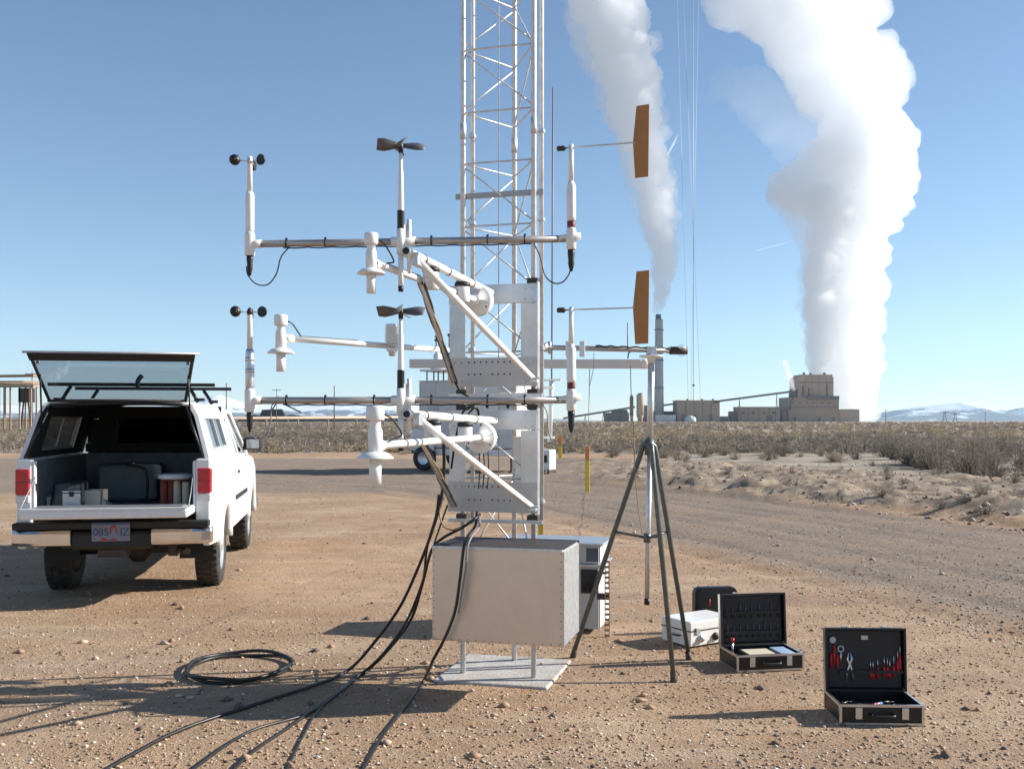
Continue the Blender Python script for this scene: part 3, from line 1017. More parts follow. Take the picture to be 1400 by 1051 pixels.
# ------------------------------------------------------------------ instrument carriages
def carriage(name, label, ztop0, ztop1, zlo1, zlo0, arm_near, arm_far, br_near, br_far, hang):
    t = thing(name, label, 'instrument carriage', T(0, -0.05, zlo0), 0, 'instrument carriages on the lattice tower')
    d0 = -0.055
    sL, sR = -0.30, 0.262
    # channel across the top
    m = MB()
    zc, zh = (ztop0 + ztop1) / 2, abs(ztop0 - ztop1) / 2
    m.obox(T((sL + sR) / 2, d0 - 0.012, zc), EX * ((sR - sL) / 2), EY * 0.004, EZ * zh)
    m.obox(T((sL + sR) / 2, d0 + 0.010, zc + zh - 0.003), EX * ((sR - sL) / 2), EY * 0.0175, EZ * 0.003)
    m.obox(T((sL + sR) / 2, d0 + 0.010, zc - zh + 0.003), EX * ((sR - sL) / 2), EY * 0.0175, EZ * 0.003)
    m.build('top_channel', M['alum'], t, world=True)
    for (a, b_) in ((sL, sL + 0.104), (sR - 0.100, sR)):
        m = MB()
        m.obox(T((a + b_) / 2, d0, (ztop1 - 0.004 + zlo1) / 2), EX * ((b_ - a) / 2), EY * 0.003, EZ * ((ztop1 - zlo1) / 2 - 0.003))
        m.build('side_plate', M['alum'], t, world=True)
    # edge flange of the outer side plate
    m = MB()
    m.obox(T(sR + 0.0045, d0 + 0.02, (ztop0 + zlo0) / 2), EX * 0.003, EY * 0.03, EZ * ((ztop0 - zlo0) / 2 + 0.012))
    m.build('flange', M['alum'], t, world=True)
    pl = MB()
    pl.obox(T((sL + sR) / 2 - 0.004, d0 - 0.008, (zlo0 + zlo1) / 2), EX * ((sR - sL) / 2 + 0.004), EY * 0.004, EZ * ((zlo1 - zlo0) / 2))
    plate = pl.build('lower_plate', M['alum_dull'], t, world=True)
    m = MB()
    for i in range(8):
        for zz in (zlo1 - 0.028, zlo0 + 0.075):
            if i in (3,) and zz < zlo1 - 0.05: continue
            s = sL + 0.13 + i * 0.038
            m.cyl(T(s, d0 - 0.0155, zz), T(s, d0 - 0.0115, zz), 0.0052, n=8)
    m.build('bolt_hole', M['dark_trim'], plate, world=True)
    m = MB()
    for s in (sL + 0.03, sL + 0.075, sR - 0.075, sR - 0.03):
        for zz in (ztop0 - 0.03, ztop1 + 0.02, zlo1 - 0.03, zlo0 + 0.03):
            m.cyl(T(s, d0 - 0.024, zz), T(s, d0 - 0.0165, zz), 0.0065, n=6)
    m.build('bolt', M['galv'], t, world=True)
    for s in (-0.229, 0.229):
        for zz in (ztop0 + 0.02, zlo0 - 0.035):
            m = MB()
            m.obox(T(s, 0.0, zz), EX * 0.035, EY * 0.040, EZ * 0.018)
            m.build('leg_clamp', M['steel_dark'], t, world=True, bevel=0.005)
    # bottom angle bar
    m = MB()
    m.obox(T(0, d0 - 0.01, zlo0 - 0.055), EX * 0.30, EY * 0.015, EZ * 0.010)
    m.build('angle_bar', M['galv'], t, world=True)
    # arm and brace
    m = MB()
    m.cyl(arm_near, arm_far, 0.021, n=16)
    arm = m.build('arm', M['white_plastic'], t, world=True)
    d = (Vector(arm_far) - Vector(arm_near)).normalized()
    m = MB()
    m.cyl(Vector(arm_near) - d * 0.003, Vector(arm_near) + d * 0.001, 0.0165, n=14)
    m.build('tube_end', M['dark_trim'], arm, world=True)
    m = MB()
    for f in (0.16, 0.42, 0.72):
        p = Vector(arm_near).lerp(Vector(arm_far), f)
        m.cyl(p - d * 0.006, p + d * 0.006, 0.0235, n=14)
    m.build('hose_clamp', M['dark_trim'], arm, world=True)
    m = MB()
    m.cyl(br_near, br_far, 0.0185, n=14)
    m.build('brace', M['white_plastic'], t, world=True)
    p = Vector(br_far)
    m = MB()
    m.obox(p + Vector((0.012, 0.0, -0.012)), EX * 0.022, EY * 0.028, EZ * 0.016)
    m.cyl(p + Vector((-0.02, -0.03, 0)), p + Vector((0.045, -0.03, 0)), 0.006, n=8)
    m.build('brace_clevis', M['galv'], t, world=True, bevel=0.003)
    p = Vector(br_near)
    m = MB()
    m.obox(p + d * 0.02, d * 0.05, d.cross(EZ).normalized() * 0.016, EZ * 0.03)
    m.build('arm_bracket', M['galv'], t, world=True, bevel=0.004)
    # cable-wrapped second brace
    a, b_ = hang
    m = MB()
    m.cyl(a, b_, 0.0125, n=10)
    m.build('side_brace', M['galv'], t, world=True)
    a, b_ = Vector(a), Vector(b_)
    for k in range(5):
        pts = []
        for i in range(22):
            f = i / 21
            an = f * (5 + k) + k * 1.7
            pts.append(a.lerp(b_, f) + Vector((math.cos(an) * 0.015, math.sin(an) * 0.015, 0)))
        m = MB()
        m.tube(pts, 0.0062, 5)
        m.build('wrapped_cable', M['cable'] if k != 2 else M['tan_cable'], t, world=True)
    # two little junction housings slung below the arm
    for f in (0.24, 0.60):
        p = Vector(arm_near).lerp(Vector(arm_far), f) + Vector((0.0, 0, -0.075))
        m = MB()
        m.lathe([(0.036, -0.055), (0.040, -0.05), (0.040, 0.035), (0.036, 0.04)], p, n=18)
        h = m.build('junction_housing', M['white_plastic'], t, world=True)
        m = MB()
        m.lathe([(0.043, 0.030), (0.043, 0.050), (0.03, 0.058)], p, n=18)
        m.build('housing_lid', M['dark_trim'], h, world=True)
    return t


up_arm_n, up_arm_f = at(555, 343, 4.62), at(671, 400, 6.12)
carriage('instrument_carriage', 'upper aluminium carriage with white arm sloping over the tower legs', 2.44, 2.325, 1.99, 1.812,
         up_arm_n, up_arm_f, at(570, 355, 4.68), at(728, 517, 6.06), (at(576, 387, 4.78), at(622, 524, 6.15)))
lo_arm_n, lo_arm_f = at(556, 566, 4.62), at(676, 575, 6.12)
carriage('instrument_carriage', 'lower aluminium carriage just above the metal enclosure', 1.665, 1.545, 1.22, 1.035,
         lo_arm_n, lo_arm_f, at(572, 573, 4.68), at(726, 692, 6.06), (at(577, 603, 4.78), at(621, 692, 6.15)))

# booms
ZB = {'upper': 2.432, 'lower': 1.695}
BL, BR = Vector((-1.2247, 4.74)), Vector((0.268, 4.60))


def bp(f, z, dz=0.0, dy=0.0):
    p = BL.lerp(BR, f)
    return Vector((p.x, p.y + dy, z + dz))


def boom(label, z):
    t = thing('sensor_boom', label, 'boom', bp(0.46, z), 0, 'horizontal sensor booms')
    m = MB(); m.cyl(bp(0.015, z), bp(0.462, z), 0.0165, n=14); m.build('boom_half', M['pipe'], t, world=True)
    m = MB(); m.cyl(bp(0.50, z), bp(0.985, z), 0.0165, n=14); m.build('boom_half', M['pipe'], t, world=True)
    # cross fitting in the middle
    c_ = bp(0.481, z)
    f = MB()
    f.cyl(c_ + EZ * -0.06, c_ + EZ * 0.075, 0.027, n=16)
    f.cyl(bp(0.445, z), bp(0.520, z), 0.0225, n=14)
    f.cyl(c_ + Vector((0, 0.0, -0.035)), c_ + Vector((0.03, 0.14, -0.045)), 0.026, n=14)
    f.build('cross_fitting', M['white_plastic'], t, world=True)
    m = MB()
    m.cyl(c_ + Vector((0.03, -0.01, -0.15)), c_ + Vector((0.03, -0.01, 0.10)), 0.010, n=10)
    m.build('clamp_rod', M['white_plastic'], t, world=True)
    for q in (0.11, 0.235, 0.39, 0.57, 0.745, 0.86):
        m = MB()
        m.cyl(bp(q - 0.0018, z), bp(q + 0.0018, z), 0.0182, n=12)
        m.obox(bp(q, z, 0.020), (0.005, 0, 0), (0, 0.004, 0), (0, 0, 0.006))
        m.build('cable_tie', M['black'], t, world=True)
    # data cable strapped underneath
    pts = [bp(0.10 + 0.78 * i / 40, z, -0.0185 - 0.004 * abs(math.sin(i * 0.8))) for i in range(41)]
    m = MB(); m.tube(pts, 0.0032, 5); m.build('strapped_cable', M['cable'], t, world=True)
    return t


boom('upper grey sensor boom crossing the tower, cable tied', ZB['upper'])
boom('lower grey sensor boom crossing tower at the horizon', ZB['lower'])


def vz(v, Y): return H + (HOR - v) / F * Y


def cup_anemometer(label, z, ztop, zcup, rot, steel):
    base = bp(0.0, z)
    x, y = base.x - 0.012, base.y
    t = thing('cup_anemometer', label, 'anemometer', (x, y, z), 0, 'cup anemometers')
    o3 = (x, y, 0)
    m = MB(); m.lathe([(0.022, z - 0.055), (0.024, z - 0.05), (0.024, z + 0.045), (0.021, z + 0.055)], o3, n=16)
    m.cyl((x, y, z), bp(0.03, z), 0.0195, n=14)
    m.build('mount', M['white_plastic'], t, world=True)
    zb = z + (ztop - z) * 0.56
    m = MB(); m.lathe([(0.0175, z + 0.055), (0.0205, z + 0.066), (0.0205, zb - 0.012), (0.017, zb)], o3, n=18)
    m.build('body', M['alum'] if steel else M['white_plastic'], t, world=True)
    m = MB(); m.lathe([(0.013, zb), (0.0115, ztop - 0.03), (0.0115, ztop - 0.022), (0.006, ztop - 0.02)], o3, n=14)
    m.build('shaft', M['white_plastic'], t, world=True)
    m = MB(); m.lathe([(0.012, zcup - 0.012), (0.014, zcup), (0.012, zcup + 0.012), (0.005, zcup + 0.022), (0.0, zcup + 0.024)], o3, n=14)
    hub = m.build('hub', M['steel_dark'] if steel else M['galv'], t, world=True)
    if steel:
        for kk in range(2):
            m = MB(); m.lathe([(0.0213, z + 0.13 + kk * 0.055), (0.0213, z + 0.15 + kk * 0.055)], o3, n=18); m.build('silver_band', M['galv'], t, world=True)
    for k in range(3):
        an = rot + k * 2 * math.pi / 3
        dr = Vector((math.cos(an), math.sin(an), 0))
        tg = Vector((-math.sin(an), math.cos(an), 0))
        m = MB(); m.tube([Vector((x, y, zcup)), Vector((x, y, zcup)) + dr * 0.052], 0.003, 6); m.build('cup_arm', M['galv'], t, world=True)
        m = MB()
        rc = 0.026
        prof = [(rc * math.sin(a), rc * math.cos(a) * 0.95) for a in [math.pi / 2 * i / 6 for i in range(7)]][::-1]
        inner = [(max(r - 0.002, 0), h - 0.002) for r, h in prof][::-1]
        m.lathe(prof + [(rc - 0.002, 0.0)] + inner[1:], Vector((x, y, zcup)) + dr * 0.070, tg, n=16)
        m.build('cup', M['black'], t, world=True)
    m = MB(); m.lathe([(0.015, z - 0.055), (0.016, z - 0.07), (0.013, z - 0.10), (0.014, z - 0.115), (0.008, z - 0.14), (0.004, z - 0.15)], o3, n=12)
    m.build('connector', M['black'], t, world=True)
    return t


cup_anemometer('black cup anemometer on the truck end of upper boom', ZB['upper'], vz(208, 4.74), vz(221, 4.74), R(86), False)
cup_anemometer('silver banded cup anemometer on the truck end of lower boom', ZB['lower'], vz(423, 4.74), vz(427, 4.74), R(95), True)


def prop_anemometer(label, z, ztop, rot):
    c_ = bp(0.481, z)
    x, y = c_.x - 0.008, c_.y - 0.02
    t = thing('propeller_anemometer', label, 'anemometer', (x, y, z), 0, 'upward facing propeller anemometers')
    o3 = (x, y, 0)
    hh = ztop - z
    m = MB(); m.lathe([(0.014, z + 0.13), (0.015, z + 0.14), (0.0115, z + hh * 0.72), (0.0095, z + hh * 0.74), (0.0085, ztop - 0.02)], o3, n=14); m.build('shaft', M['white_plastic'], t, world=True)
    m = MB()
    prof = []
    for i in range(9): prof += [(0.0155, z + 0.055 + i * 0.010), (0.0185, z + 0.059 + i * 0.010)]
    m.lathe(prof, o3, n=16); m.build('rubber_boot', M['black'], t, world=True)
    m = MB(); m.lathe([(0.0195, z - 0.06), (0.0195, z + 0.055)], o3, n=16); m.build('socket', M['white_plastic'], t, world=True)
    m = MB(); m.lathe([(0.0125, z - 0.21), (0.0125, z - 0.06)], o3, n=12); m.build('lower_stem', M['white_plastic'], t, world=True)
    m = MB(); m.lathe([(0.0115, z - 0.235), (0.0135, z - 0.21)], o3, n=12); m.build('stem_plug', M['black'], t, world=True)
    m = MB(); m.lathe([(0.011, ztop - 0.035), (0.012, ztop), (0.009, ztop + 0.012), (0.0, ztop + 0.018)], o3, n=12); m.build('hub', M['black'], t, world=True)
    for k in range(4):
        an = rot + k * math.pi / 2
        dr = Vector((math.cos(an), math.sin(an), 0)); tg = Vector((-math.sin(an), math.cos(an), 0))
        vs, n = [], 7
        for i in range(n):
            f = i / (n - 1)
            rr = 0.010 + 0.100 * f
            pitch = R(60 - 26 * f)
            w = 0.012 + 0.022 * min(1, f * 1.5)
            cd = tg * math.cos(pitch) + EZ * math.sin(pitch)
            nn = tg * math.sin(pitch) - EZ * math.cos(pitch)
            p = Vector((x, y, ztop)) + dr * rr
            vs += [p + cd * w + nn * 0.0012, p - cd * w + nn * 0.0012, p - cd * w - nn * 0.0012, p + cd * w - nn * 0.0012]
        fs = []
        for i in range(n - 1):
            for q in range(4): fs.append((4 * i + q, 4 * i + (q + 1) % 4, 4 * i + 4 + (q + 1) % 4, 4 * i + 4 + q))
        fs += [(0, 1, 2, 3), tuple(4 * n - 4 + q for q in (3, 2, 1, 0))]
        m = MB(); m.add(vs, fs, 0, True); m.build('blade', M['prop'], t, world=True)
    return t


prop_anemometer('four-bladed dark propeller anemometer standing above upper boom', ZB['upper'], vz(203, 4.7), R(12))
prop_anemometer('four-bladed dark propeller anemometer standing above lower boom', ZB['lower'], vz(427, 4.7), R(-4))


def wind_vane(label, z, ztop, zrod, tail_top, tail_bot):
    base = bp(1.0, z)
    x, y = base.x + 0.003, base.y
    t = thing('wind_vane', label, 'wind vane', (x, y, z), 0, 'wind vanes')
    o3 = (x, y, 0)
    m = MB(); m.lathe([(0.018, z - 0.05), (0.0225, z - 0.045), (0.0225, z + 0.04), (0.019, z + 0.05)], o3, n=16)
    m.cyl(bp(0.965, z), (x + 0.045, y - 0.004, z + 0.012), 0.017, n=12); m.build('mount', M['white_plastic'], t, world=True)
    m = MB(); m.lathe([(0.0185, z + 0.05), (0.019, z + 0.055), (0.019, z + 0.075), (0.0175, z + 0.08)], o3, n=16); m.build('red_collar', M['red'], t, world=True)
    zb = z + (ztop - z) * 0.60
    m = MB(); m.lathe([(0.0205, z + 0.08), (0.0215, z + 0.10), (0.0215, zb - 0.02), (0.0125, zb + 0.005)], o3, n=18); m.build('body', M['white_plastic'], t, world=True)
    m = MB(); m.lathe([(0.0125, zb + 0.005), (0.0105, ztop)], o3, n=14); m.build('shaft', M['white_plastic'], t, world=True)
    dr = Vector((0.277, -0.085, 0)).normalized()
    p = Vector((x, y, zrod))
    m = MB(); m.tube([p - dr * 0.03, p + dr * 0.295], 0.0036, 8)
    m.lathe([(0.008, -0.014), (0.0095, 0.0), (0.008, 0.012)], p, n=12)
    m.build('rod', M['galv'], t, world=True)
    m = MB(); m.lathe([(0.004, 0), (0.012, 0.004), (0.0125, 0.036), (0.004, 0.042)], p - dr * 0.068, dr, n=14); m.build('counterweight', M['steel_dark'], t, world=True)
    zm = zrod + 0.002
    q = p + dr * 0.285
    nn = dr.cross(EZ)
    hT, hB = tail_top, tail_bot
    poly = [q + dr * 0.0, q + dr * 0.016 + EZ * hT, q + dr * 0.074 + EZ * (hT + 0.004), q + dr * 0.070 - EZ * hB, q + dr * 0.010 - EZ * (hB + 0.002)]
    m = MB(); m.prism([a - nn * 0.002 for a in poly], (0, 0, 0), nn * 0.004); m.build('tail_fin', M['orange_fin'], t, world=True, bevel=0.0008, seg=1)
    m = MB(); m.lathe([(0.016, z - 0.05), (0.017, z - 0.065), (0.0135, z - 0.10), (0.015, z - 0.115), (0.009, z - 0.14), (0.004, z - 0.15)], o3, n=12); m.build('connector', M['black'], t, world=True)
    return t


wind_vane('wind vane with tall orange-brown fin, against the narrow plume, upper boom', ZB['upper'], vz(198, 4.6), vz(202, 4.6), 0.162, 0.158)
wind_vane('wind vane with tall orange-brown fin, before the chimney, lower boom', ZB['lower'], vz(422, 4.6), vz(423.5, 4.6), 0.162, 0.162)


def aspirated_shield(label, p, scale, far, disc, extra=None):
    """vertical shield tube at p (flange centre), horizontal tube to far with a blower disc"""
    p, far = Vector(p), Vector(far)
    t = thing('aspirated_shield', label, 'radiation shield', p, 0, 'aspirated temperature shields')
    s = scale
    m = MB(); m.lathe([(0.022 * s, -0.095 * s), (0.022 * s, -0.004 * s)], p, n=20); m.build('intake_tube', M['white_plastic'], t, world=True)
    m = MB(); m.lathe([(0.024 * s, 0.022 * s), (0.045 * s, 0.016 * s), (0.066 * s, -0.001 * s), (0.066 * s, -0.005 * s), (0.024 * s, -0.004 * s)], p, n=28); m.build('flange', M['white_plastic'], t, world=True)
    m = MB(); m.lathe([(0.026 * s, 0.0), (0.026 * s, 0.095 * s), (0.021 * s, 0.105 * s), (0.019 * s, 0.125 * s), (0.022 * s, 0.132 * s)], p, n=20); m.build('shield_body', M['white_plastic'], t, world=True)
    m = MB(); m.lathe([(0.030 * s, 0.132 * s), (0.033 * s, 0.137 * s), (0.033 * s, 0.178 * s), (0.029 * s, 0.185 * s)], p, n=20); m.build('cap', M['white_plastic'], t, world=True)
    c_ = p + EZ * 0.048 * s
    c_ = Vector((c_.x, c_.y, far.z if abs(far.z - c_.z) < 0.2 else c_.z))
    m = MB(); m.tube([c_, c_.lerp(far, 0.5), far], 0.0165 * (0.6 + 0.4 * s), 12); m.build('connecting_tube', M['white_plastic'], t, world=True)
    d = (far - c_).normalized()
    m = MB(); m.cyl(c_ + d * 0.02, c_ + d * 0.075, 0.0215 * s, n=14); m.build('tube_fitting', M['white_plastic'], t, world=True)
    if disc:
        m = MB(); m.lathe([(0.03, -0.03), (0.024, -0.012), (0.082, 0.0), (0.092, 0.008), (0.092, 0.05), (0.083, 0.058), (0.02, 0.062)], far, d, n=30)
        m.build('blower', M['white_plastic'], t, world=True)
        m = MB()
        for k in range(3):
            an = k * 2.1 + 0.6
            e1 = d.cross(EZ).normalized(); e2 = d.cross(e1)
            q = far + (e1 * math.cos(an) + e2 * math.sin(an)) * 0.074 + d * 0.002
            m.cyl(q - d * 0.006, q + d * 0.006, 0.005, n=8)
        m.build('blower_screw', M['steel_dark'], t, world=True)
    # signal cable curling out of the cap
    q = p + EZ * 0.155 * s + Vector((0.03 * s, 0, 0))
    pts = curve_pts([q, q + Vector((0.03, 0.02, -0.02)), q + Vector((0.06, 0.10, -0.08)) * 1.0, c_.lerp(far, 0.13) + EZ * 0.018, c_.lerp(far, 0.4) + EZ * 0.0185], 6)
    m = MB(); m.tube(pts, 0.0038, 6); m.build('signal_cable', M['cable'], t, world=True)
    return t


aspirated_shield('white flanged temperature shield below upper boom with round blower', at(507.5, 373, 4.45), 0.95, at(651, 410, 5.85), True)
aspirated_shield('biggest white flanged temperature shield with round blower, near enclosure', at(513, 625, 3.95), 1.10, at(656, 598, 5.85), True)
aspirated_shield('white flanged temperature shield on the boom between cup and propeller', at(384, 481.5, 5.6), 1.13, at(622, 479.5, 6.62), False)

# multi-plate shield standing on the far boom
q = at(536, 470, 6.12)
t = thing('multi_plate_shield', 'small white stacked-plate shield behind lower propeller', 'radiation shield', q)
prof = []
for i in range(9):
    z = 0.012 * i
    prof += [(0.033, z), (0.044, z + 0.001), (0.045, z + 0.006), (0.034, z + 0.009)]
m = MB(); m.lathe(prof + [(0.041, 0.112), (0.036, 0.119), (0.0, 0.121)], q, n=22); m.build('plates', M['white_plastic'], t, world=True)
m = MB(); m.lathe([(0.012, -0.075), (0.02, -0.07), (0.02, -0.02), (0.034, -0.012), (0.034, 0.0)], q, n=14); m.build('mount', M['galv'], t, world=True)
m = MB(); m.obox(q + Vector((0, 0.0, -0.035)), (0.03, 0, 0), (0, 0.03, 0), (0, 0, 0.012)); m.build('clamp', M['white_plastic'], t, world=True, bevel=0.004)

# hanging connector cables
def cable(label, pts, r=0.0045, mt='cable', grp=None, n=6, sm=8):
    m = MB()
    m.tube(curve_pts(pts, sm), r, n)
    o = m.build('cable', M[mt])
    tag(o, label, 'cable', grp)
    return o


cable('thin looped cable under the upper cup anemometer', [at(337, 364, 4.74), at(339, 376, 4.74), at(350, 388, 4.74), at(366, 389, 4.74), at(378, 374, 4.74), at(384, 352, 4.73), at(396, 337, 4.72)], 0.0032, 'cable')
cable('thin looped cable under the lower cup anemometer', [at(338, 577, 4.74), at(341, 590, 4.74), at(352, 600, 4.74), at(364, 595, 4.74), at(370, 578, 4.73), at(371, 556, 4.72), at(378, 550, 4.72)], 0.0028, 'grey_cable')
cable('thin looped cable under the upper wind vane', [at(780, 357, 4.60), at(779, 372, 4.60), at(770, 385, 4.60), at(757, 387, 4.60), at(745, 376, 4.61), at(739, 352, 4.62), at(730, 333, 4.63)], 0.0034, 'cable')
cable('thin looped cable under the lower wind vane', [at(784, 582, 4.60), at(781, 596, 4.60), at(771, 608, 4.60), at(758, 606, 4.61), at(750, 590, 4.62), at(748, 565, 4.62), at(742, 552, 4.62)], 0.0028, 'grey_cable')

# ------------------------------------------------------------------ enclosure on the tower
bc = T(-0.01, -0.09, 0)     # back, middle
EW, EDp = 0.388, 0.215       # half width, half depth
z0, z1 = 0.332, 0.873
ctr = T(0.140, -0.10 - EDp, (z0 + z1) / 2)
t = thing('metal_enclosure', 'large plain metal enclosure clamped to the tower legs', 'enclosure', (ctr.x, ctr.y, z0), -TA)
def lb(x0, x1, y0, y1, za, zb, nm, mt, bevel=0.0, par=None):
    m = MB(); m.box(x0, x1, y0, y1, za, zb)
    o = m.build(nm, M[mt], par or t, bevel=bevel)
    return o
hgt = z1 - z0
body = lb(-EW, EW, -EDp, EDp, 0, hgt, 'shell', 'enclosure_ground_tint', 0.006)
lb(-EW - 0.004, EW + 0.004, EDp + 0.001, EDp + 0.028, -0.006, hgt + 0.008, 'back_door', 'steel_dark', 0.004)
lb(EW - 0.002, EW + 0.006, -EDp + 0.004, EDp - 0.004, 0.006, hgt - 0.006, 'side_cover', 'galv', 0.002)
lb(-EW + 0.003, EW - 0.003, -EDp + 0.02, EDp, hgt + 0.0005, hgt + 0.006, 'rain_lid', 'steel_dark', 0.002)
lb(-EW + 0.003, EW - 0.003, -EDp - 0.003, -EDp + 0.018, hgt - 0.012, hgt + 0.004, 'lid_lip', 'galv', 0.002)
m = MB()
for i in range(13):
    zz = 0.02 + i * (hgt - 0.04) / 12
    for x in (-EW + 0.012, EW - 0.012):
        m.cyl((x, -EDp - 0.0022, zz), (x, -EDp + 0.001, zz), 0.0032, n=8)
for i in range(16):
    m.cyl((-EW + 0.02 + i * (2 * EW - 0.04) / 15, -EDp - 0.0022, 0.012), (-EW + 0.02 + i * (2 * EW - 0.04) / 15, -EDp + 0.001, 0.012), 0.0032, n=8)
m.build('rivets', M['steel_dark'], t)
for x in (-0.369, 0.089):
    m = MB(); m.box(x - 0.03, x + 0.03, EDp + 0.028, EDp + 0.075, 0.06, 0.10); m.build('leg_bracket', M['galv'], t)
    m = MB(); m.box(x - 0.03, x + 0.03, EDp + 0.028, EDp + 0.075, hgt - 0.12, hgt - 0.08); m.build('leg_bracket', M['galv'], t)


# second equipment cabinet on the ground behind the tower
cc = Vector((0.655, 7.55, 0)) - EX * 0.40 + EY * 0.22
t = thing('equipment_cabinet', 'grey equipment cabinet on the ground behind the metal enclosure', 'cabinet', (cc.x, cc.y, 0.0), -TA)
lb(-0.40, 0.395, -0.21, 0.22, 0.03, 0.50, 'lower_shell', 'grey_box', 0.006)
lb(-0.40, 0.395, -0.21, 0.22, 0.520, 0.66, 'upper_shell', 'grey_box', 0.006)
lb(-0.41, 0.425, -0.235, 0.23, 0.502, 0.518, 'shelf', 'galv', 0.002)
lb(-0.41, 0.430, -0.235, 0.23, 0.662, 0.678, 'lid', 'galv', 0.003)
lb(0.397, 0.405, -0.20, 0.21, 0.04, 0.28, 'lower_lit_side', 'white_paint', 0.002)  # white sheet stands in for the sunlit side of the grey cabinet
lb(0.397, 0.405, -0.20, 0.21, 0.53, 0.65, 'upper_lit_side', 'white_paint', 0.002)  # sunlit side again, its brightness put into white paint
lb(0.30, 0.39, -0.213, -0.2105, 0.54, 0.64, 'window', 'slate')
lb(0.26, 0.385, -0.222, -0.2105, 0.30, 0.48, 'control_panel', 'dark_trim', 0.003)
m = MB()
for i in range(5): m.box(0.28 + 0.02 * i, 0.288 + 0.02 * i, -0.235, -0.2225, 0.32, 0.36 + 0.02 * (i % 3))
m.build('switch_lever', M['black'], t)
# slotted rail standing beside it
m = MB()
for x in (0.455, 0.487):
    m.box(x, x + 0.006, -0.30, -0.294, 0.0, 0.56)
for i in range(15):
    m.box(0.461, 0.487, -0.30, -0.296, 0.0 + i * 0.039, 0.018 + i * 0.039)
m.build('slotted_rail', M['rust'], t)
m = MB()
m.box(0.395, 0.49, -0.29, -0.26, 0.27, 0.315)
m.box(0.395, 0.47, -0.29, -0.27, 0.46, 0.475)
m.build('rail_bracket', M['steel_dark'], t)

# cables dropping from the carriages to the ground
grp = 'black cables running down from the tower'
cable('thick black cable dropping from lower carriage to the ground', [at(606, 596, 6.0), at(607, 640, 6.05), at(603, 682, 6.05), at(592, 722, 6.1), at(572, 775, 6.15), at(545, 832, 6.25), at(505, 886, 6.4), gnd(474, 917, 0.012), gnd(430, 936, 0.012), gnd(350, 962, 0.012), gnd(240, 1000, 0.012), gnd(120, 1066, 0.012), gnd(60, 1110, 0.012)], 0.0105, 'cable', grp)
cable('black cable bowed outward beside the thick dropping cable', [at(600, 676, 6.0), at(596, 705, 6.03), at(584, 748, 6.05), at(577, 800, 6.1), at(556, 848, 6.2), at(528, 888, 6.3), gnd(500, 919, 0.010), gnd(455, 950, 0.010), gnd(400, 990, 0.010), gnd(330, 1040, 0.010), gnd(280, 1110, 0.010)], 0.0085, 'cable', grp)
cable('slim black cable hanging straight from lower plate corner', [at(612, 690, 6.02), at(602, 718, 6.02), at(588, 760, 6.03), at(570, 815, 6.1), at(548, 862, 6.2), at(515, 902, 6.3), gnd(486, 926, 0.008), gnd(440, 965, 0.008), gnd(412, 1010, 0.008), gnd(370, 1100, 0.008)], 0.006, 'cable', grp)
cable('black cable arching from the tower over the enclosure corner', [at(656, 703, 6.02), at(648, 710, 5.95), at(630, 722, 5.95), at(606, 735, 5.95), at(590, 752, 5.98), at(577, 800, 6.05), at(560, 850, 6.15), at(520, 900, 6.3), gnd(492, 922, 0.010), gnd(466, 944, 0.010), gnd(420, 975, 0.010), gnd(330, 1005, 0.010), gnd(200, 1100, 0.010)], 0.0085, 'cable', grp)
cable('black cable draped down the front of the enclosure', [at(652, 700, 6.05), at(650, 718, 5.95), at(640, 732, 5.80), at(634, 748, 5.71), at(629, 790, 5.71), at(622, 835, 5.72), at(608, 872, 5.74), at(592, 902, 5.85), gnd(580, 928, 0.009), gnd(560, 958, 0.009), gnd(520, 1010, 0.009), gnd(470, 1100, 0.009)], 0.009, 'cable', grp)
cable('grey cable pair draped over the enclosure front edge', [at(655, 703, 6.05), at(655, 720, 5.9), at(645, 733, 5.76), at(639, 748, 5.705), at(637, 775, 5.705), at(633, 800, 5.71), at(627, 838, 5.715)], 0.006, 'grey_cable', grp)
cable('reddish brown cable looping beside lower plate corner', [at(606, 680, 6.0), at(601, 700, 5.98), at(606, 718, 5.95), at(618, 724, 5.93), at(632, 720, 5.95)], 0.0055, 'tan_cable', grp)
cable('black cable looping over lower arm beside blower', [at(617, 640, 6.1), at(623, 600, 6.0), at(632, 565, 5.95), at(645, 556, 5.95), at(654, 563, 6.0), at(652, 590, 6.1)], 0.0075, 'cable', grp)
for i, (u, lab) in enumerate(((655, 'thin black lead hanging below lower blower beside shaft'), (661, 'thin dark lead hanging straight below the lower blower disc'), (667, 'thin dark lead hanging below rim of lower blower'))):
    cable(lab, [at(u, 616, 6.02), at(u + 1, 635, 6.03), at(u + 0.5, 652, 6.04), at(u - 1, 668, 6.05)], 0.004, 'cable', grp)
cable('cable drop from upper carriage to lower carriage', [at(621, 520, 6.1), at(630, 536, 6.08), at(645, 545, 6.07), at(648, 556, 6.06), at(640, 566, 6.06)], 0.006, 'cable', grp)

# hose coil on the ground
hc = Vector((-1.75, 6.45, 0))
t = thing('hose_coil', 'coil of black hose lying on bare gravel', 'hose', hc)
for k in range(2):
    pts = []
    for i in range(41):
        a = 2 * math.pi * i / 40
        rx, ry = 0.315 + 0.012 * k + 0.010 * math.sin(3 * a + k), 0.37 + 0.012 * k + 0.012 * math.cos(2 * a + k)
        pts.append(hc + Vector((rx * math.cos(a), ry * math.sin(a), 0.010 + 0.020 * k + 0.012 * math.sin(2 * a + 2 * k) ** 2)))
    m = MB(); m.tube(pts, 0.0115, 8); m.build('hose_loop', M['cable'], t, world=True)

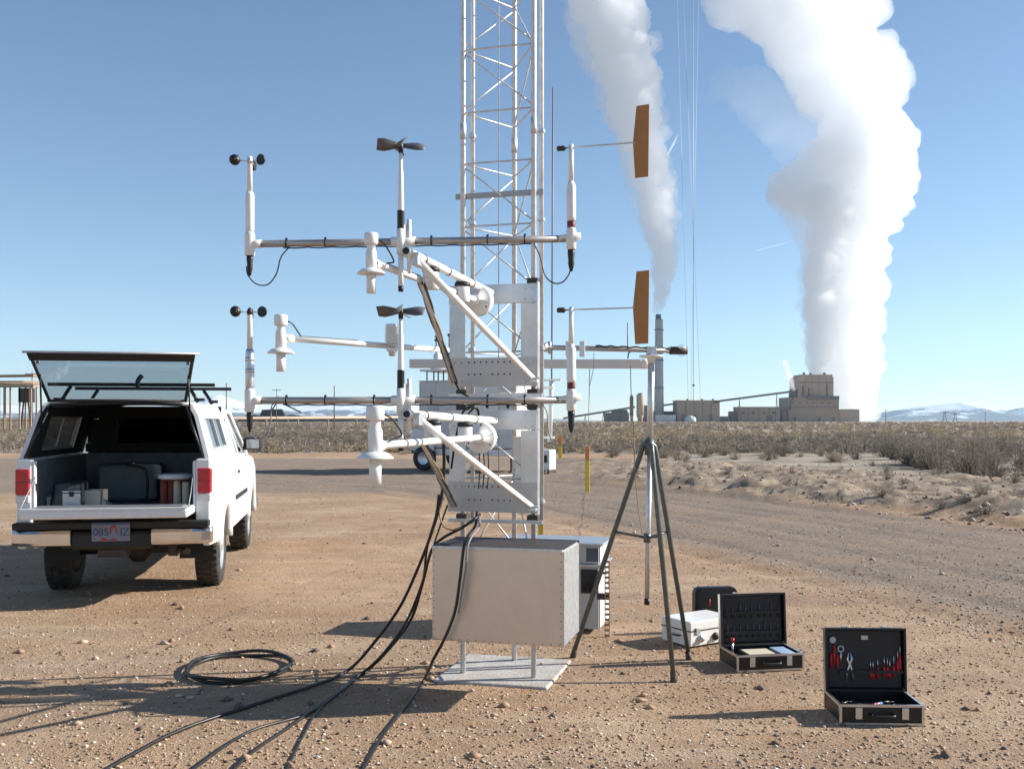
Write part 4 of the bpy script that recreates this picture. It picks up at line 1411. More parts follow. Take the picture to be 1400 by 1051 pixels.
# ------------------------------------------------------------------ tripod with mast
t = thing('tripod', 'grey-green steel tripod holding a thin mast', 'tripod', (0.885, 6.56, 0))
apex = Vector((0.895, 6.57, 1.41))
feet = [(gnd(783, 899), 'leg'), (gnd(921, 931), 'leg'), (gnd(942, 902), 'leg')]
mast_b, mast_t = at(884.5, 824, 6.58), at(890.5, 487, 6.58)
mdir = (mast_t - mast_b).normalized()
m = MB(); m.cyl(mast_b, at(888.3, 612, 6.58), 0.0165, n=14); lm = m.build('lower_mast', M['galv'], t, world=True)
m = MB(); m.cyl(at(888.3, 612, 6.58), mast_t, 0.0205, n=14); m.build('upper_mast', M['galv'], t, world=True)
m = MB(); m.cyl(mast_b - mdir * 0.01, mast_b + mdir * 0.03, 0.018, n=12); m.build('end_plug', M['black'], lm, world=True)
m = MB(); m.cyl(at(888, 600, 6.58), at(887.5, 622, 6.58), 0.030, n=16); m.build('collar', M['green_steel'], t, world=True)
for f, nm in feet:
    dirv = (Vector((f.x, f.y, 0)) - Vector((apex.x, apex.y, 0))).normalized()
    hip = apex + dirv * 0.045 + EZ * 0.0
    knee = apex + dirv * 0.02 + EZ * 0.035
    m = MB()
    m.tube([apex + EZ * 0.045, knee + EZ * 0.008, hip + EZ * 0.02, hip + dirv * 0.012 - EZ * 0.03, f + EZ * 0.02], [0.012, 0.0165, 0.018, 0.0175, 0.0155], 10)
    lg = m.build('leg', M['green_steel'], t, world=True)
    m = MB(); m.lathe([(0.022, -0.012), (0.02, 0.02), (0.017, 0.06)], f, (hip - f).normalized(), n=10); m.build('foot', M['steel_dark'], lg, world=True)
    zc = 0.865
    fr = (zc - f.z) / (hip.z - f.z)
    lp = f.lerp(hip, fr)
    m = MB(); m.tube([lp, Vector((0.885, 6.58, zc - 0.03))], 0.009, 6); m.build('spreader', M['green_steel'], t, world=True)
m = MB(); m.cyl((0.885, 6.58, zc - 0.06), (0.885, 6.58, zc), 0.024, n=12); m.build('spreader_hub', M['green_steel'], t, world=True)
# head plate on the mast
hp = mast_t
m = MB(); m.lathe([(0.022, -0.045), (0.030, -0.012), (0.078, -0.006), (0.080, 0.006), (0.03, 0.010), (0.03, 0.03)], hp, n=20); m.build('head_plate', M['white_plastic'], t, world=True)
m = MB(); m.obox(hp + Vector((0, 0, 0.035)), (0.032, 0, 0), (0, 0.03, 0), (0, 0, 0.026)); m.build('cross_clamp', M['galv'], t, world=True, bevel=0.006)

pz = 2.066
t = thing('cross_pipe', 'horizontal crossarm pipe clamped on the tripod mast', 'crossarm', (0.55, 6.58, pz))
xa, xb = at(741, 475, 6.55).x, at(926, 479, 6.6).x
m = MB(); m.cyl((xa, 6.555, pz + 0.012), (xb, 6.6, pz - 0.006), 0.0165, n=14); m.build('pipe', M['pipe'], t, world=True)
m = MB(); m.cyl((xa - 0.01, 6.553, pz + 0.012), (xa + 0.035, 6.556, pz + 0.012), 0.030, n=14)
m.cyl((xa + 0.05, 6.556, pz - 0.03), (xa + 0.05, 6.556, pz + 0.05), 0.012, n=8); m.build('end_clamp', M['galv'], t, world=True)
for u in (777, 796):
    p = at(u, 477, 6.53)
    m = MB(); m.obox(p, (0.018, 0, 0), (0, 0.005, 0), (0, 0, 0.052)); m.build('clamp_plate', M['white_plastic'], t, world=True, bevel=0.004)
    m = MB()
    for zz in (-0.036, 0.036): m.cyl(p + Vector((0, -0.012, zz)), p + Vector((0, 0.05, zz)), 0.005, n=8)
    m.build('u_bolt', M['galv'], t, world=True)
# cables tied along the pipe
m = MB(); m.tube([Vector((xa + 0.35 + (xb - xa - 0.4) * i / 20, 6.56, pz + 0.022 + 0.004 * math.sin(i * 1.9) - 0.0009 * i)) for i in range(21)], 0.0055, 6); m.build('tied_cable', M['cable'], t, world=True)
m = MB(); m.tube([at(858, 478, 6.56), at(858, 441, 6.56)], 0.004, 6); m.build('whip_antenna', M['grey_cable'], t, world=True)

q = Vector((xb + 0.02, 6.6, pz - 0.006))
t = thing('light_sensor', 'glass-domed light sensor at the free end of crossarm', 'sensor', q)
m = MB(); m.cyl(q + Vector((-0.07, 0, 0)), q + Vector((0.045, 0.0, 0)), 0.026, n=16); m.build('body', M['steel_dark'], t, world=True)
m = MB(); m.cyl(q + Vector((-0.09, 0, 0)), q + Vector((-0.068, 0, 0)), 0.02, n=14); m.build('collar', M['galv'], t, world=True)
for sg in (1, -1):
    m = MB(); m.lathe([(0.026 * math.cos(a), 0.02 + 0.022 * math.sin(a)) for a in [math.pi / 2 * i / 6 for i in range(7)]], q + Vector((0.008, 0, 0)), (0, 0, sg), n=16); m.build('glass_dome', M['dome_glass'], t, world=True)
m = MB(); m.lathe([(0.03, -0.006), (0.03, 0.006)], q + Vector((0.008, 0, 0.018)), n=16); m.build('rim', M['white_plastic'], t, world=True)

t = thing('instrument_beam', 'pale square beam passing behind the tower to the tripod', 'beam', (0.2, 6.8, 1.98))
a, b_ = at(560, 497, 6.86), at(876, 497.5, 6.72)
m = MB(); m.obox((a + b_) / 2, (b_ - a) / 2, (0, 0.03, 0), (0, 0, 0.030)); m.build('beam', M['pale_beam'], t, world=True, bevel=0.006)
m = MB(); m.cyl(b_, b_ + Vector((0.055, -0.004, 0)), 0.033, n=16); m.build('end_cap', M['white_plastic'], t, world=True)
m = MB(); m.tube(curve_pts([b_ + Vector((-0.09, -0.035, 0.035)), b_ + Vector((-0.08, -0.04, 0.075)), b_ + Vector((-0.02, -0.04, 0.095)), b_ + Vector((0.03, -0.03, 0.09))], 6), 0.005, 6); m.build('looped_lead', M['cable'], t, world=True)
cable('long thin cable hanging from crossarm past the dark silo', [at(862, 500, 6.55), at(863, 540, 6.55), at(866, 590, 6.55), at(868, 640, 6.5), at(872, 690, 6.5), at(878, 730, 6.5)], 0.003, 'tan_cable')
cable('thin grey cable hanging below crossarm between vane and silo', [at(812, 482, 6.55), at(811, 505, 6.55), at(806, 530, 6.56), at(805, 560, 6.7), gnd(803, 640, 0.005)], 0.0022, 'grey_cable')
cable('dark tie wire trailing over the ground from yellow marker', [gnd(803, 671, 0.03), gnd(800, 690, 0.006), gnd(797, 712, 0.006), gnd(793, 738, 0.006)], 0.003, 'tan_cable')

# ------------------------------------------------------------------ cases beside the tripod
def open_case(name, label, cx, cy, rz, w, d, hb, hl, lean, inner, rim='steel_dark'):
    t = thing(name, label, 'tool case', (cx, cy, 0.004), rz, 'tool cases on the ground')
    th = 0.012
    m = MB()
    m.box(-w / 2 + .004, w / 2 - .004, -d / 2 + .004, d / 2 - .004, 0.006, 0.014)
    m.box(-w / 2 + .003, w / 2 - .003, -d / 2 + .003, -d / 2 + .003 + th, 0.015, hb - .004)
    m.box(-w / 2 + .003, w / 2 - .003, d / 2 - .003 - th, d / 2 - .003, 0.015, hb - .004)
    m.box(-w / 2 + .003, -w / 2 + .003 + th, -d / 2 + th + .004, d / 2 - th - .004, 0.015, hb - .004)
    m.box(w / 2 - .003 - th, w / 2 - .003, -d / 2 + th + .004, d / 2 - th - .004, 0.015, hb - .004)
    base = m.build('base', M['black'], t)
    m = MB()
    e = 0.011
    for sx in (-1, 1):
        for sy in (-1, 1):
            m.obox((sx * (w / 2 - e / 2), sy * (d / 2 - e / 2), hb / 2 + .002), (e / 2 + .001, 0, 0), (0, e / 2 + .001, 0), (0, 0, hb / 2))
    for sy in (-1, 1):
        for z in (0.006, hb - 0.004):
            m.box(-w / 2 + e + .002, w / 2 - e - .002, sy * (d / 2 - .006) - .006, sy * (d / 2 - .006) + .006, z - .006, z + .006)
    for sx in (-1, 1):
        for z in (0.006, hb - 0.004):
            m.box(sx * (w / 2 - .006) - .006, sx * (w / 2 - .006) + .006, -d / 2 + e + .002, d / 2 - e - .002, z - .006, z + .006)
    m.build('base_edging', M['tool_steel'], t)
    for sx in (-0.55, 0.55):
        m = MB(); m.box(sx * w / 2 - .018, sx * w / 2 + .018, -d / 2 - .008, -d / 2 - .0005, hb * .30, hb - .012); m.build('latch', M['tool_steel'], t, bevel=0.003)
    m = MB(); m.tube(curve_pts([(-0.055, -d / 2 - .004, hb * .55), (-0.05, -d / 2 - .026, hb * .5), (0.05, -d / 2 - .026, hb * .5), (0.055, -d / 2 - .004, hb * .55)], 5), 0.008, 8); m.build('handle', M['black'], t)
    # lid
    hinge = Vector((0, d / 2, hb + 0.002))
    up = Vector((0, math.sin(lean), math.cos(lean))); fw = Vector((0, -math.cos(lean), math.sin(lean)))
    rx = Vector((1, 0, 0))
    ld = 0.045
    def LP(x, h, f): return hinge + rx * x + up * h + fw * f
    m = MB()
    m.obox(LP(0, hl / 2, -0.006), rx * (w / 2 - .005), up * (hl / 2 - .005), fw * 0.005)
    for sx in (-1, 1): m.obox(LP(sx * (w / 2 - .008), hl / 2, ld / 2), rx * 0.004, up * (hl / 2 - .012), fw * (ld / 2 - .001))
    m.obox(LP(0, hl - .008, ld / 2), rx * (w / 2 - .014), up * 0.004, fw * (ld / 2 - .001))
    m.obox(LP(0, .008, ld / 2), rx * (w / 2 - .014), up * 0.004, fw * (ld / 2 - .001))
    lid = m.build('lid', M['black'], t)
    m = MB()
    for sx in (-1, 1): m.obox(LP(sx * (w / 2 - .0045), hl / 2, ld), rx * 0.0055, up * (hl / 2), fw * 0.004)
    for h in (.0055, hl - .0055): m.obox(LP(0, h, ld), rx * (w / 2 - .0105), up * 0.0055, fw * 0.004)
    m.build('lid_edging', M[rim], lid)
    m = MB(); m.obox(LP(-(w / 2 + .001), hl / 2, ld / 2), rx * 0.0022, up * (hl / 2 - .002), fw * (ld / 2 - .006)); m.build('side_edging', M['tool_steel'], lid)
    m = MB(); m.obox(LP(0, hl / 2, 0.014), rx * (w / 2 - .02), up * (hl / 2 - .02), fw * 0.006); m.build('tool_pallet', M['dark_trim'], lid)
    for sx in (-0.5, 0.5):
        m = MB(); m.obox(LP(sx * w / 2, hl + .004, ld * .6), rx * 0.016, up * 0.004, fw * 0.010); m.build('lid_catch', M['tool_steel'], lid)
    inner(t, lid, LP, rx, up, fw, w, d, hb, hl)
    return t


def tools_a(t, lid, LP, rx, up, fw, w, d, hb, hl):
    r = random.Random(4)
    for row, h0 in ((0, 0.62), (1, 0.24)):
        for i in range(9):
            x = -w / 2 + 0.05 + i * (w - 0.1) / 8 + r.uniform(-.006, .006)
            L_ = r.uniform(0.035, 0.075)
            p = LP(x, hl * h0, 0.025)
            m = MB(); m.cyl(p, p + up * L_, 0.0032, n=6); tool = m.build('screwdriver', M['prop'] if r.random() < .6 else M['slate'], lid)
            m = MB(); m.cyl(p - up * 0.03, p, 0.0055, n=6); m.build('grip', M['black'], lid)
        m = MB(); m.obox(LP(0, hl * h0, 0.031), rx * (w / 2 - .03), up * 0.010, fw * 0.003); m.build('elastic_strap', M['dark_trim'], lid)
    m = MB(); m.box(-w / 2 + .018, w / 2 - .018, -d / 2 + .018, d / 2 - .018, 0.016, hb - .045); m.build('tray', M['dark_trim'], t)
    m = MB(); m.box(-w / 2 + .10, w / 2 - .15, -d / 2 + .05, d / 2 - .07, hb - .044, hb - .012); m.build('meter', M['steel_dark'], t, bevel=.004)
    m = MB(); m.box(-w / 2 + .115, w / 2 - .165, -d / 2 + .065, d / 2 - .085, hb - .0115, hb - .010); m.build('meter_face', M['paper'], t)
    m = MB(); m.box(w / 2 - .13, w / 2 - .03, -d / 2 + .05, d / 2 - .06, hb - .044, hb - .008); m.build('card_box', M['pale_blue'], t, bevel=.003)
    m = MB(); m.cyl((-w / 2 + .06, d / 2 - .08, hb - .045), (-w / 2 + .06, d / 2 - .08, hb + .035), 0.008, n=8); m.build('driver', M['tool_steel'], t)
    m = MB(); m.cyl((-w / 2 + .06, d / 2 - .08, hb + .035), (-w / 2 + .06, d / 2 - .08, hb + .065), 0.012, n=8); m.build('driver_grip', M['tool_red'], t)


def tools_b(t, lid, LP, rx, up, fw, w, d, hb, hl):
    r = random.Random(9)
    # pliers: two jaws and two handles in an X
    p = LP(-w * .19, hl * .36, 0.026)
    for s in (-1, 1):
        m = MB(); m.tube([p + up * 0.085 + rx * s * -0.004, p + up * 0.045 + rx * s * -0.012, p + up * 0.02, p - up * 0.02 + rx * s * 0.013, p - up * 0.075 + rx * s * 0.020], [0.003, 0.006, 0.007, 0.0055, 0.005], 6); m.build('pliers_half', M['tool_steel'], lid)
    p = LP(-w * .30, hl * .66, 0.026)
    m = MB()
    for k in range(10):
        a = math.pi * 2 * k / 10; b2 = math.pi * 2 * (k + 1) / 10
        m.tube([p + rx * 0.016 * math.cos(a) + up * 0.016 * math.sin(a), p + rx * 0.016 * math.cos(b2) + up * 0.016 * math.sin(b2)], 0.005, 5)
    m.tube([p - up * 0.015, p - up * 0.07], 0.006, 6); m.build('ring_spanner', M['tool_steel'], lid)
    p = LP(-w * .40, hl * .80, 0.026)
    m = MB(); m.lathe([(0.016, -0.003), (0.02, 0.0), (0.016, 0.006)], p, fw, n=14); m.build('tape_roll', M['grey_box'], lid)
    p = LP(0.0, hl * .84, 0.024)
    m = MB(); m.obox(p, rx * 0.018, up * 0.011, fw * 0.003); m.build('maker_badge', M['paper'], lid)
    p0 = [(0.07, .20, .045), (0.10, .18, .05), (0.16, .20, .055), (0.24, .22, .06), (0.28, .22, .055), (0.31, .2, .05), (0.36, .24, .06), (0.41, .26, .08), (0.44, .28, .10)]
    for fx, fh, L_ in p0:
        p = LP(fx * w, hl * fh, 0.026)
        m = MB(); m.tube([p, p + up * L_ * .5, p + up * L_], [0.0065, 0.008, 0.006], 7); m.build('driver_grip', M['tool_red'], lid)
        m = MB(); m.cyl(p + up * L_, p + up * (L_ + .05), 0.0028, n=6); m.build('driver_blade', M['tool_steel'], lid)
    for fx, fh, L_ in ((-.42, .35, .08), (-.38, .42, .10), (-.34, .36, .07)):
        p = LP(fx * w, hl * fh, 0.026)
        m = MB(); m.tube([p, p + up * L_], [0.006, 0.007], 6); m.build('driver_grip', M['tool_red'], lid)
    m = MB(); m.obox(LP(.08 * w, hl * .30, 0.033), rx * (w * .40), up * 0.009, fw * 0.003); m.build('elastic_strap', M['dark_trim'], lid)
    m = MB(); m.box(-w / 2 + .018, w / 2 - .018, -d / 2 + .018, d / 2 - .018, 0.016, hb - .05); m.build('tray', M['dark_trim'], t)
    for i in range(12):
        x, y = r.uniform(-w / 2 + .06, w / 2 - .06), r.uniform(-d / 2 + .05, d / 2 - .05)
        a = r.uniform(0, 3.1)
        dv = Vector((math.cos(a), math.sin(a), 0)) * r.uniform(.03, .06)
        c_ = Vector((x * .8, y * .75, hb - .042 + .0004 * i))
        m = MB(); m.cyl(c_ - dv, c_ + dv * .2, 0.008, n=7); m.build('driver_grip', r.choice([M['tool_red'], M['black'], M['blue']]), t)
        m = MB(); m.cyl(c_ + dv * .2, c_ + dv * 1.1, 0.0035, n=6); m.build('driver_blade', M['tool_steel'], t)


open_case('tool_case', 'open aluminium-edged case with paper-faced meter and pale blue card', 1.625, 6.56, R(10), 0.455, 0.30, 0.105, 0.34, R(4), tools_a)
open_case('tool_case', 'open black case showing pliers and red-handled tools in its lid', 1.945, 5.42, R(-2), 0.438, 0.30, 0.105, 0.345, R(3), tools_b, 'black')

# closed white instrument box
t = thing('instrument_box', 'white instrument box with round knobs behind tripod leg', 'instrument box', (1.35, 7.28, 0.004), R(33))
lb(-0.22, 0.22, -0.15, 0.15, 0.012, 0.185, 'shell', 'white_plastic', 0.008)
lb(-0.223, 0.223, -0.153, 0.153, 0.115, 0.124, 'seam', 'steel_dark', 0.002)
for x in (-0.12, 0.02, 0.13):
    m = MB(); m.lathe([(0.030, 0), (0.028, 0.012), (0.014, 0.014), (0.014, 0.03), (0.0, 0.031)], (x, -0.150, 0.062), (0, -1, 0), n=16); m.build('knob', M['steel_dark'] if x > 0 else M['galv'], t)
for x in (-0.15, 0.15):
    m = MB(); m.box(x - .02, x + .02, -0.160, -0.1535, 0.095, 0.145); m.build('latch', M['galv'], t, bevel=.003)
for x in (-0.18, 0.18):
    for y in (-0.12, 0.12):
        m = MB(); m.cyl((x, y, -0.004), (x, y, 0.013), 0.014, n=10); m.build('rubber_foot', M['black'], t)
m = MB(); m.tube(curve_pts([(-0.2215, -0.05, 0.08), (-0.245, -0.045, 0.08), (-0.245, 0.045, 0.08), (-0.2215, 0.05, 0.08)], 5), 0.006, 8); m.build('handle', M['black'], t)

# black case standing open behind the white box
t = thing('black_case', 'black rounded case standing upright behind the white box', 'case', (1.55, 7.62, 0.004), R(8))
def rrect(w, h, r, n=5):
    out = []
    for cx_, cz_, a0 in ((w / 2 - r, h - r, 0), (-w / 2 + r, h - r, 90), (-w / 2 + r, r, 180), (w / 2 - r, r, 270)):
        for k in range(n + 1):
            a = R(a0 + 90 * k / n)
            out.append(Vector((cx_ + r * math.cos(a), 0, cz_ + r * math.sin(a))))
    return out
m = MB(); m.prism(rrect(0.34, 0.335, 0.05), (0, 0, 0), (0, 0.07, 0)); m.build('shell', M['black'], t, bevel=.008)
m = MB(); m.prism([p + Vector((0, -0.012, 0.018)) for p in rrect(0.30, 0.30, 0.04)], (0, 0, 0), (0, 0.010, 0)); m.build('lining', M['interior'], t)
m = MB()
for x, z in ((-.09, .10), (-.06, .2), (0.02, .15), (.08, .22)): m.cyl((x, -0.02, z), (x, -0.02, z + .05), 0.005, n=6)
m.build('stored_driver', M['tool_red'], t)

# ------------------------------------------------------------------ pickup truck with canopy
TR = R(9.6)
truck = thing('pickup_truck', 'white pickup truck with its canopy hatch and tailgate open', 'pickup truck', (-3.62, 9.76, 0), TR)
WP = M['white_paint']
HW = 0.80          # half width


def side_profile():
    """outline of the body side in (y, z): rear to front with both wheel arches"""
    p = [(-1.04, 0.50), (-1.06, 0.80), (-1.05, 1.27), (0.98, 1.27), (1.0, 1.235), (2.35, 1.215), (3.25, 1.13), (3.58, 1.00), (3.66, 0.80), (3.66, 0.46)]
    def arch(cy, r, cz=0.37):
        a0 = math.asin((0.46 - cz) / r)
        return [(cy + r * math.cos(a0 + (math.pi - 2 * a0) * k / 12), cz + r * math.sin(a0 + (math.pi - 2 * a0) * k / 12)) for k in range(13)]
    p += arch(2.87, 0.44) + arch(0.0, 0.44)
    return p


for s in (-1, 1):
    m = MB()
    pr = side_profile()
    n = len(pr)
    # the side swells: inner line, outer line, softer at top
    m.prism([(s * (HW - 0.07), y, z) for y, z in pr], (0, 0, 0), (s * 0.07, 0, 0))
    o = m.build('body_side', WP, truck, bevel=0.022, seg=3)
    for cy in (0.0, 2.87):
        m = MB()
        pts_o = [(cy + 0.455 * math.cos(a), 0.37 + 0.455 * math.sin(a)) for a in [R(8) + R(164) * k / 14 for k in range(15)]]
        pts_i = [(cy + 0.40 * math.cos(a), 0.37 + 0.40 * math.sin(a)) for a in [R(8) + R(164) * k / 14 for k in range(15)]][::-1]
        # flare as a swept strip
        vs, fs = [], []
        for (yo, zo), (yi, zi) in zip(pts_o, pts_i[::-1]):
            vs += [(s * (HW - 0.01), yo + (yo - cy) * 0.10, zo + (zo - 0.37) * 0.10), (s * (HW + 0.035), yo, zo), (s * (HW + 0.035), yi, zi), (s * (HW - 0.06), yi, zi)]
        for i in range(14):
            for q in range(3): fs.append((4 * i + q, 4 * i + q + 1, 4 * i + 5 + q, 4 * i + 4 + q))
        m.add(vs, fs, 0, True)
        f_ = m.build('fender_flare', WP, truck)
        so = f_.modifiers.new('thick', 'SOLIDIFY'); so.thickness = 0.008
    # inner wheel housing
    for cy in (0.0, 2.87):
        m = MB()
        vs, fs = [], []
        for k in range(15):
            a = R(-8) + R(196) * k / 14
            for x in (HW - 0.06, HW - 0.36): vs.append((s * x, cy + 0.425 * math.cos(a), 0.37 + 0.425 * math.sin(a)))
        for k in range(14): fs.append((2 * k, 2 * k + 1, 2 * k + 3, 2 * k + 2))
        m.add(vs, fs, 0, True)
        m.build('wheel_housing', M['interior'], truck)
# bed
m = MB(); m.box(-HW + 0.08, HW - 0.08, -1.03, 0.92, 0.775, 0.80); m.build('bed_floor', M['liner'], truck)
m = MB(); m.box(-HW + 0.08, HW - 0.08, 0.90, 0.95, 0.802, 1.26); m.build('bed_front_wall', M['liner'], truck)
for s in (-1, 1):
    m = MB(); m.box(s * (HW - 0.10), s * (HW - 0.075), -1.02, 0.89, 0.802, 1.25); m.build('bed_liner_side', M['liner'], truck)
    m = MB()
    m.prism([(s * (HW - 0.11), y, z) for y, z in ((-0.46, 0.802), (-0.34, 1.02), (0.34, 1.02), (0.46, 0.802))], (0, 0, 0), (-s * 0.16, 0, 0)); m.build('inner_wheel_arch', M['liner'], truck, bevel=0.03)
# rear pillars
for s in (-1, 1):
    m = MB(); m.box(s * 0.675, s * (HW - 0.002), -1.065, -0.98, 0.52, 1.268); pil = m.build('rear_pillar', WP, truck, bevel=0.016, seg=3)
    m = MB(); m.box(s * 0.690, s * (HW + 0.006), -1.082, -0.985, 0.965, 1.185); tl = m.build('taillight', M['taillight'], truck, bevel=0.012, seg=3)
    m = MB(); m.box(s * 0.692, s * (HW + 0.004), -1.079, -0.985, 0.895, 0.962); m.build('reversing_lamp', M['clear_lens'], truck, bevel=0.010, seg=3)
    m = MB(); m.box(s * 0.69, s * (HW + 0.0075), -1.0835, -1.083, 1.073, 1.077); m.build('lens_rib', M['dark_trim'], tl)
    m = MB(); m.box(s * 0.652, s * 0.674, -1.06, -1.0, 0.80, 1.25); m.build('jamb', WP, truck, bevel=0.006)
    m = MB(); m.box(s * 0.640, s * 0.651, -1.045, -1.02, 1.00, 1.06); m.build('latch_striker', M['steel_dark'], truck)
    m = MB(); m.tube([(s * 0.648, -1.05, 1.12), (s * 0.66, -1.25, 0.98), (s * 0.665, -1.42, 0.870)], 0.004, 6); m.build('tailgate_cable', M['wire'], truck)
# tailgate, folded down
m = MB(); m.box(-0.655, 0.672, -1.50, -1.075, 0.790, 0.868); tg = m.build('tailgate', WP, truck, bevel=0.022, seg=3)
m = MB(); m.box(-0.60, 0.60, -1.46, -1.10, 0.869, 0.875); m.build('tailgate_liner', M['liner'], tg, bevel=0.003)
m = MB(); m.box(-0.651, 0.668, -1.507, -1.485, 0.869, 0.882); m.build('edge_trim', WP, tg, bevel=0.004)
m = MB(); m.box(-0.17, 0.17, -1.47, -1.36, 0.781, 0.7885); m.build('gate_handle', M['black'], tg)
# bumper
def bump(x0, x1, nm, mt, y=-1.20, z0_=0.535, z1_=0.672):
    m = MB()
    vs, fs = [], []
    N_ = 6
    for i in range(N_ + 1):
        x = x0 + (x1 - x0) * i / N_
        yy = y + 0.05 * (abs(x) / 0.8) ** 4
        if abs(x) > 0.79: yy += 0.03
        for (dy, z) in ((0.0, z0_), (-0.02, z0_ + 0.03), (-0.02, z1_ - 0.03), (0.0, z1_), (0.10, z1_), (0.10, z0_)):
            vs.append((x, yy + dy, z))
    for i in range(N_):
        for q in range(6): fs.append((6 * i + q, 6 * i + (q + 1) % 6, 6 * i + 6 + (q + 1) % 6, 6 * i + 6 + q))
    fs += [tuple(range(6)), tuple(6 * N_ + q for q in range(5, -1, -1))]
    m.add(vs, fs, 0, False)
    return m.build(nm, M[mt], truck, bevel=0.010)
bump(-0.82, -0.325, 'bumper_chrome', 'chrome')
bump(0.325, 0.82, 'bumper_chrome', 'chrome')
bump(-0.322, 0.322, 'bumper_step', 'dark_trim', -1.185, 0.50, 0.655)
m = MB(); m.box(-0.80, 0.80, -1.19, -1.06, 0.676, 0.735); m.build('bumper_top_pad', M['dark_trim'], truck, bevel=0.01)
m = MB(); m.box(-0.12, 0.12, -1.17, -1.0, 0.43, 0.50); m.build('hitch', M['steel_dark'], truck, bevel=0.008)
# number plate
pt = MB(); pt.box(-0.155, 0.155, -1.216, -1.212, 0.575, 0.735)
plate_o = pt.build('number_plate', M['pale_blue'], truck, bevel=0.0)
def flat_poly(name, pts, y, mt, par):
    m = MB(); m.prism([(x, y, z) for x, z in pts], (0, 0, 0), (0, -0.0012, 0)); return m.build(name, M[mt], par)
M['plate_red'] = mat('plate_red', (0.35, 0.05, 0.05), 0.5)
M['plate_blue'] = mat('plate_blue', (0.05, 0.08, 0.22), 0.5)
M['plate_shaded'] = mat('plate_shaded', (0.20, 0.235, 0.31), 0.5)  # plate field colour darkened for the tailgate's shade over it
plate_o.data.materials.clear(); plate_o.data.materials.append(M['plate_shaded'])
flat_poly('plate_arch', [(-0.012, .645), (-0.008, .685), (0.004, .705), (0.02, .712), (0.036, .705), (0.048, .685), (0.052, .645), (0.038, .645), (0.036, .68), (0.02, .692), (0.006, .68), (0.003, .645)], -1.2165, 'plate_red', plate_o)
flat_poly('plate_band', [(-0.155, .716), (0.155, .716), (0.155, .735), (-0.155, .735)], -1.2163, 'plate_blue', plate_o)
flat_poly('plate_hill', [(-0.10, .579), (-0.06, .605), (-0.02, .585), (0.03, .60), (0.06, .579)], -1.2162, 'plate_red', plate_o)
for i, ch in enumerate(('0', '8', '5', '1', 'Z')):
    cu = bpy.data.curves.new('plate_character', 'FONT')
    cu.body = ch
    cu.size = 0.092
    cu.extrude = 0.0008
    tmp = bpy.data.objects.new('plate_character', cu)
    me_ = bpy.data.meshes.new_from_object(tmp)
    bpy.data.objects.remove(tmp)
    o = bpy.data.objects.new('plate_character', me_)
    o.rotation_euler = (R(90), 0, 0)
    o.location = ((-0.148, -0.104, -0.060, 0.060, 0.093)[i], -1.2185, 0.622)
    o.data.materials.append(M['plate_blue'])
    col.objects.link(o)
    o.parent = plate_o

# canopy over the bed
ZC0, ZC1 = 1.272, 1.752
def cw(z):         # outer half width of the canopy at height z
    f = (z - ZC0) / (ZC1 - ZC0)
    return 0.785 - 0.135 * f - 0.03 * max(0, f - 0.8) / 0.2
for s in (-1, 1):
    # wall with a window opening: four pieces round it
    def wall(y0a, y0b, y1, za, zb, nm):
        m = MB()
        vs = []
        for z, y0_ in ((za, y0a), (zb, y0b)):
            for y in (y0_, y1):
                vs += [(s * cw(z), y, z), (s * (cw(z) - 0.035), y, z)]
        m.add(vs, [(0, 1, 3, 2), (4, 6, 7, 5), (0, 2, 6, 4), (1, 5, 7, 3), (0, 4, 5, 1), (2, 3, 7, 6)])
        return m
    yr = lambda z: -1.04 + 0.13 * (z - ZC0) / (ZC1 - ZC0)
    w0, w1, wa, wb = -0.58, 0.52, 1.33, 1.64
    q = MB()
    for (y0a, y0b, y1, za, zb) in ((yr(ZC0), yr(wa), 0.97, ZC0, wa - 0.0), (yr(wb), yr(ZC1), 0.97, wb, ZC1), (yr(wa), yr(wb), w0, wa, wb), (w1, w1, 0.97, wa, wb)):
        mm_ = wall(y0a, y0b, y1, za, zb, '')
        q.add(mm_.v, mm_.f[:3] + mm_.f[4:]); q.add(mm_.v, [mm_.f[3]], 1)
    q.build('canopy_side', [WP, M['interior']], truck)
    m = MB()
    vs = [(s * (cw(z) - 0.012), y, z) for z in (wa + 0.002, wb - 0.002) for y in (w0 + 0.002, w1 - 0.002)]
    m.add(vs, [(0, 1, 3, 2)])
    pane = m.build('canopy_window', M['window_glass'], truck)
    m = MB()
    def fr(ya, yb, za, zb):
        vs2 = []
        for z in (za, zb):
            for y in (ya, yb): vs2 += [(s * (cw(z) + 0.006), y, z), (s * (cw(z) - 0.02), y, z)]
        m.add(vs2, [(0, 1, 3, 2), (4, 6, 7, 5), (0, 2, 6, 4), (1, 5, 7, 3), (0, 4, 5, 1), (2, 3, 7, 6)])
    fr(w0, w1, wa, wa + .022); fr(w0, w1, wb - .022, wb); fr(w0, w0 + .03, wa + .0225, wb - .0225); fr(w1 - .03, w1, wa + .0225, wb - .0225); fr(-0.06, -0.02, wa + .0225, wb - .0225)
    m.build('window_frame', M['alum_dull'], pane)
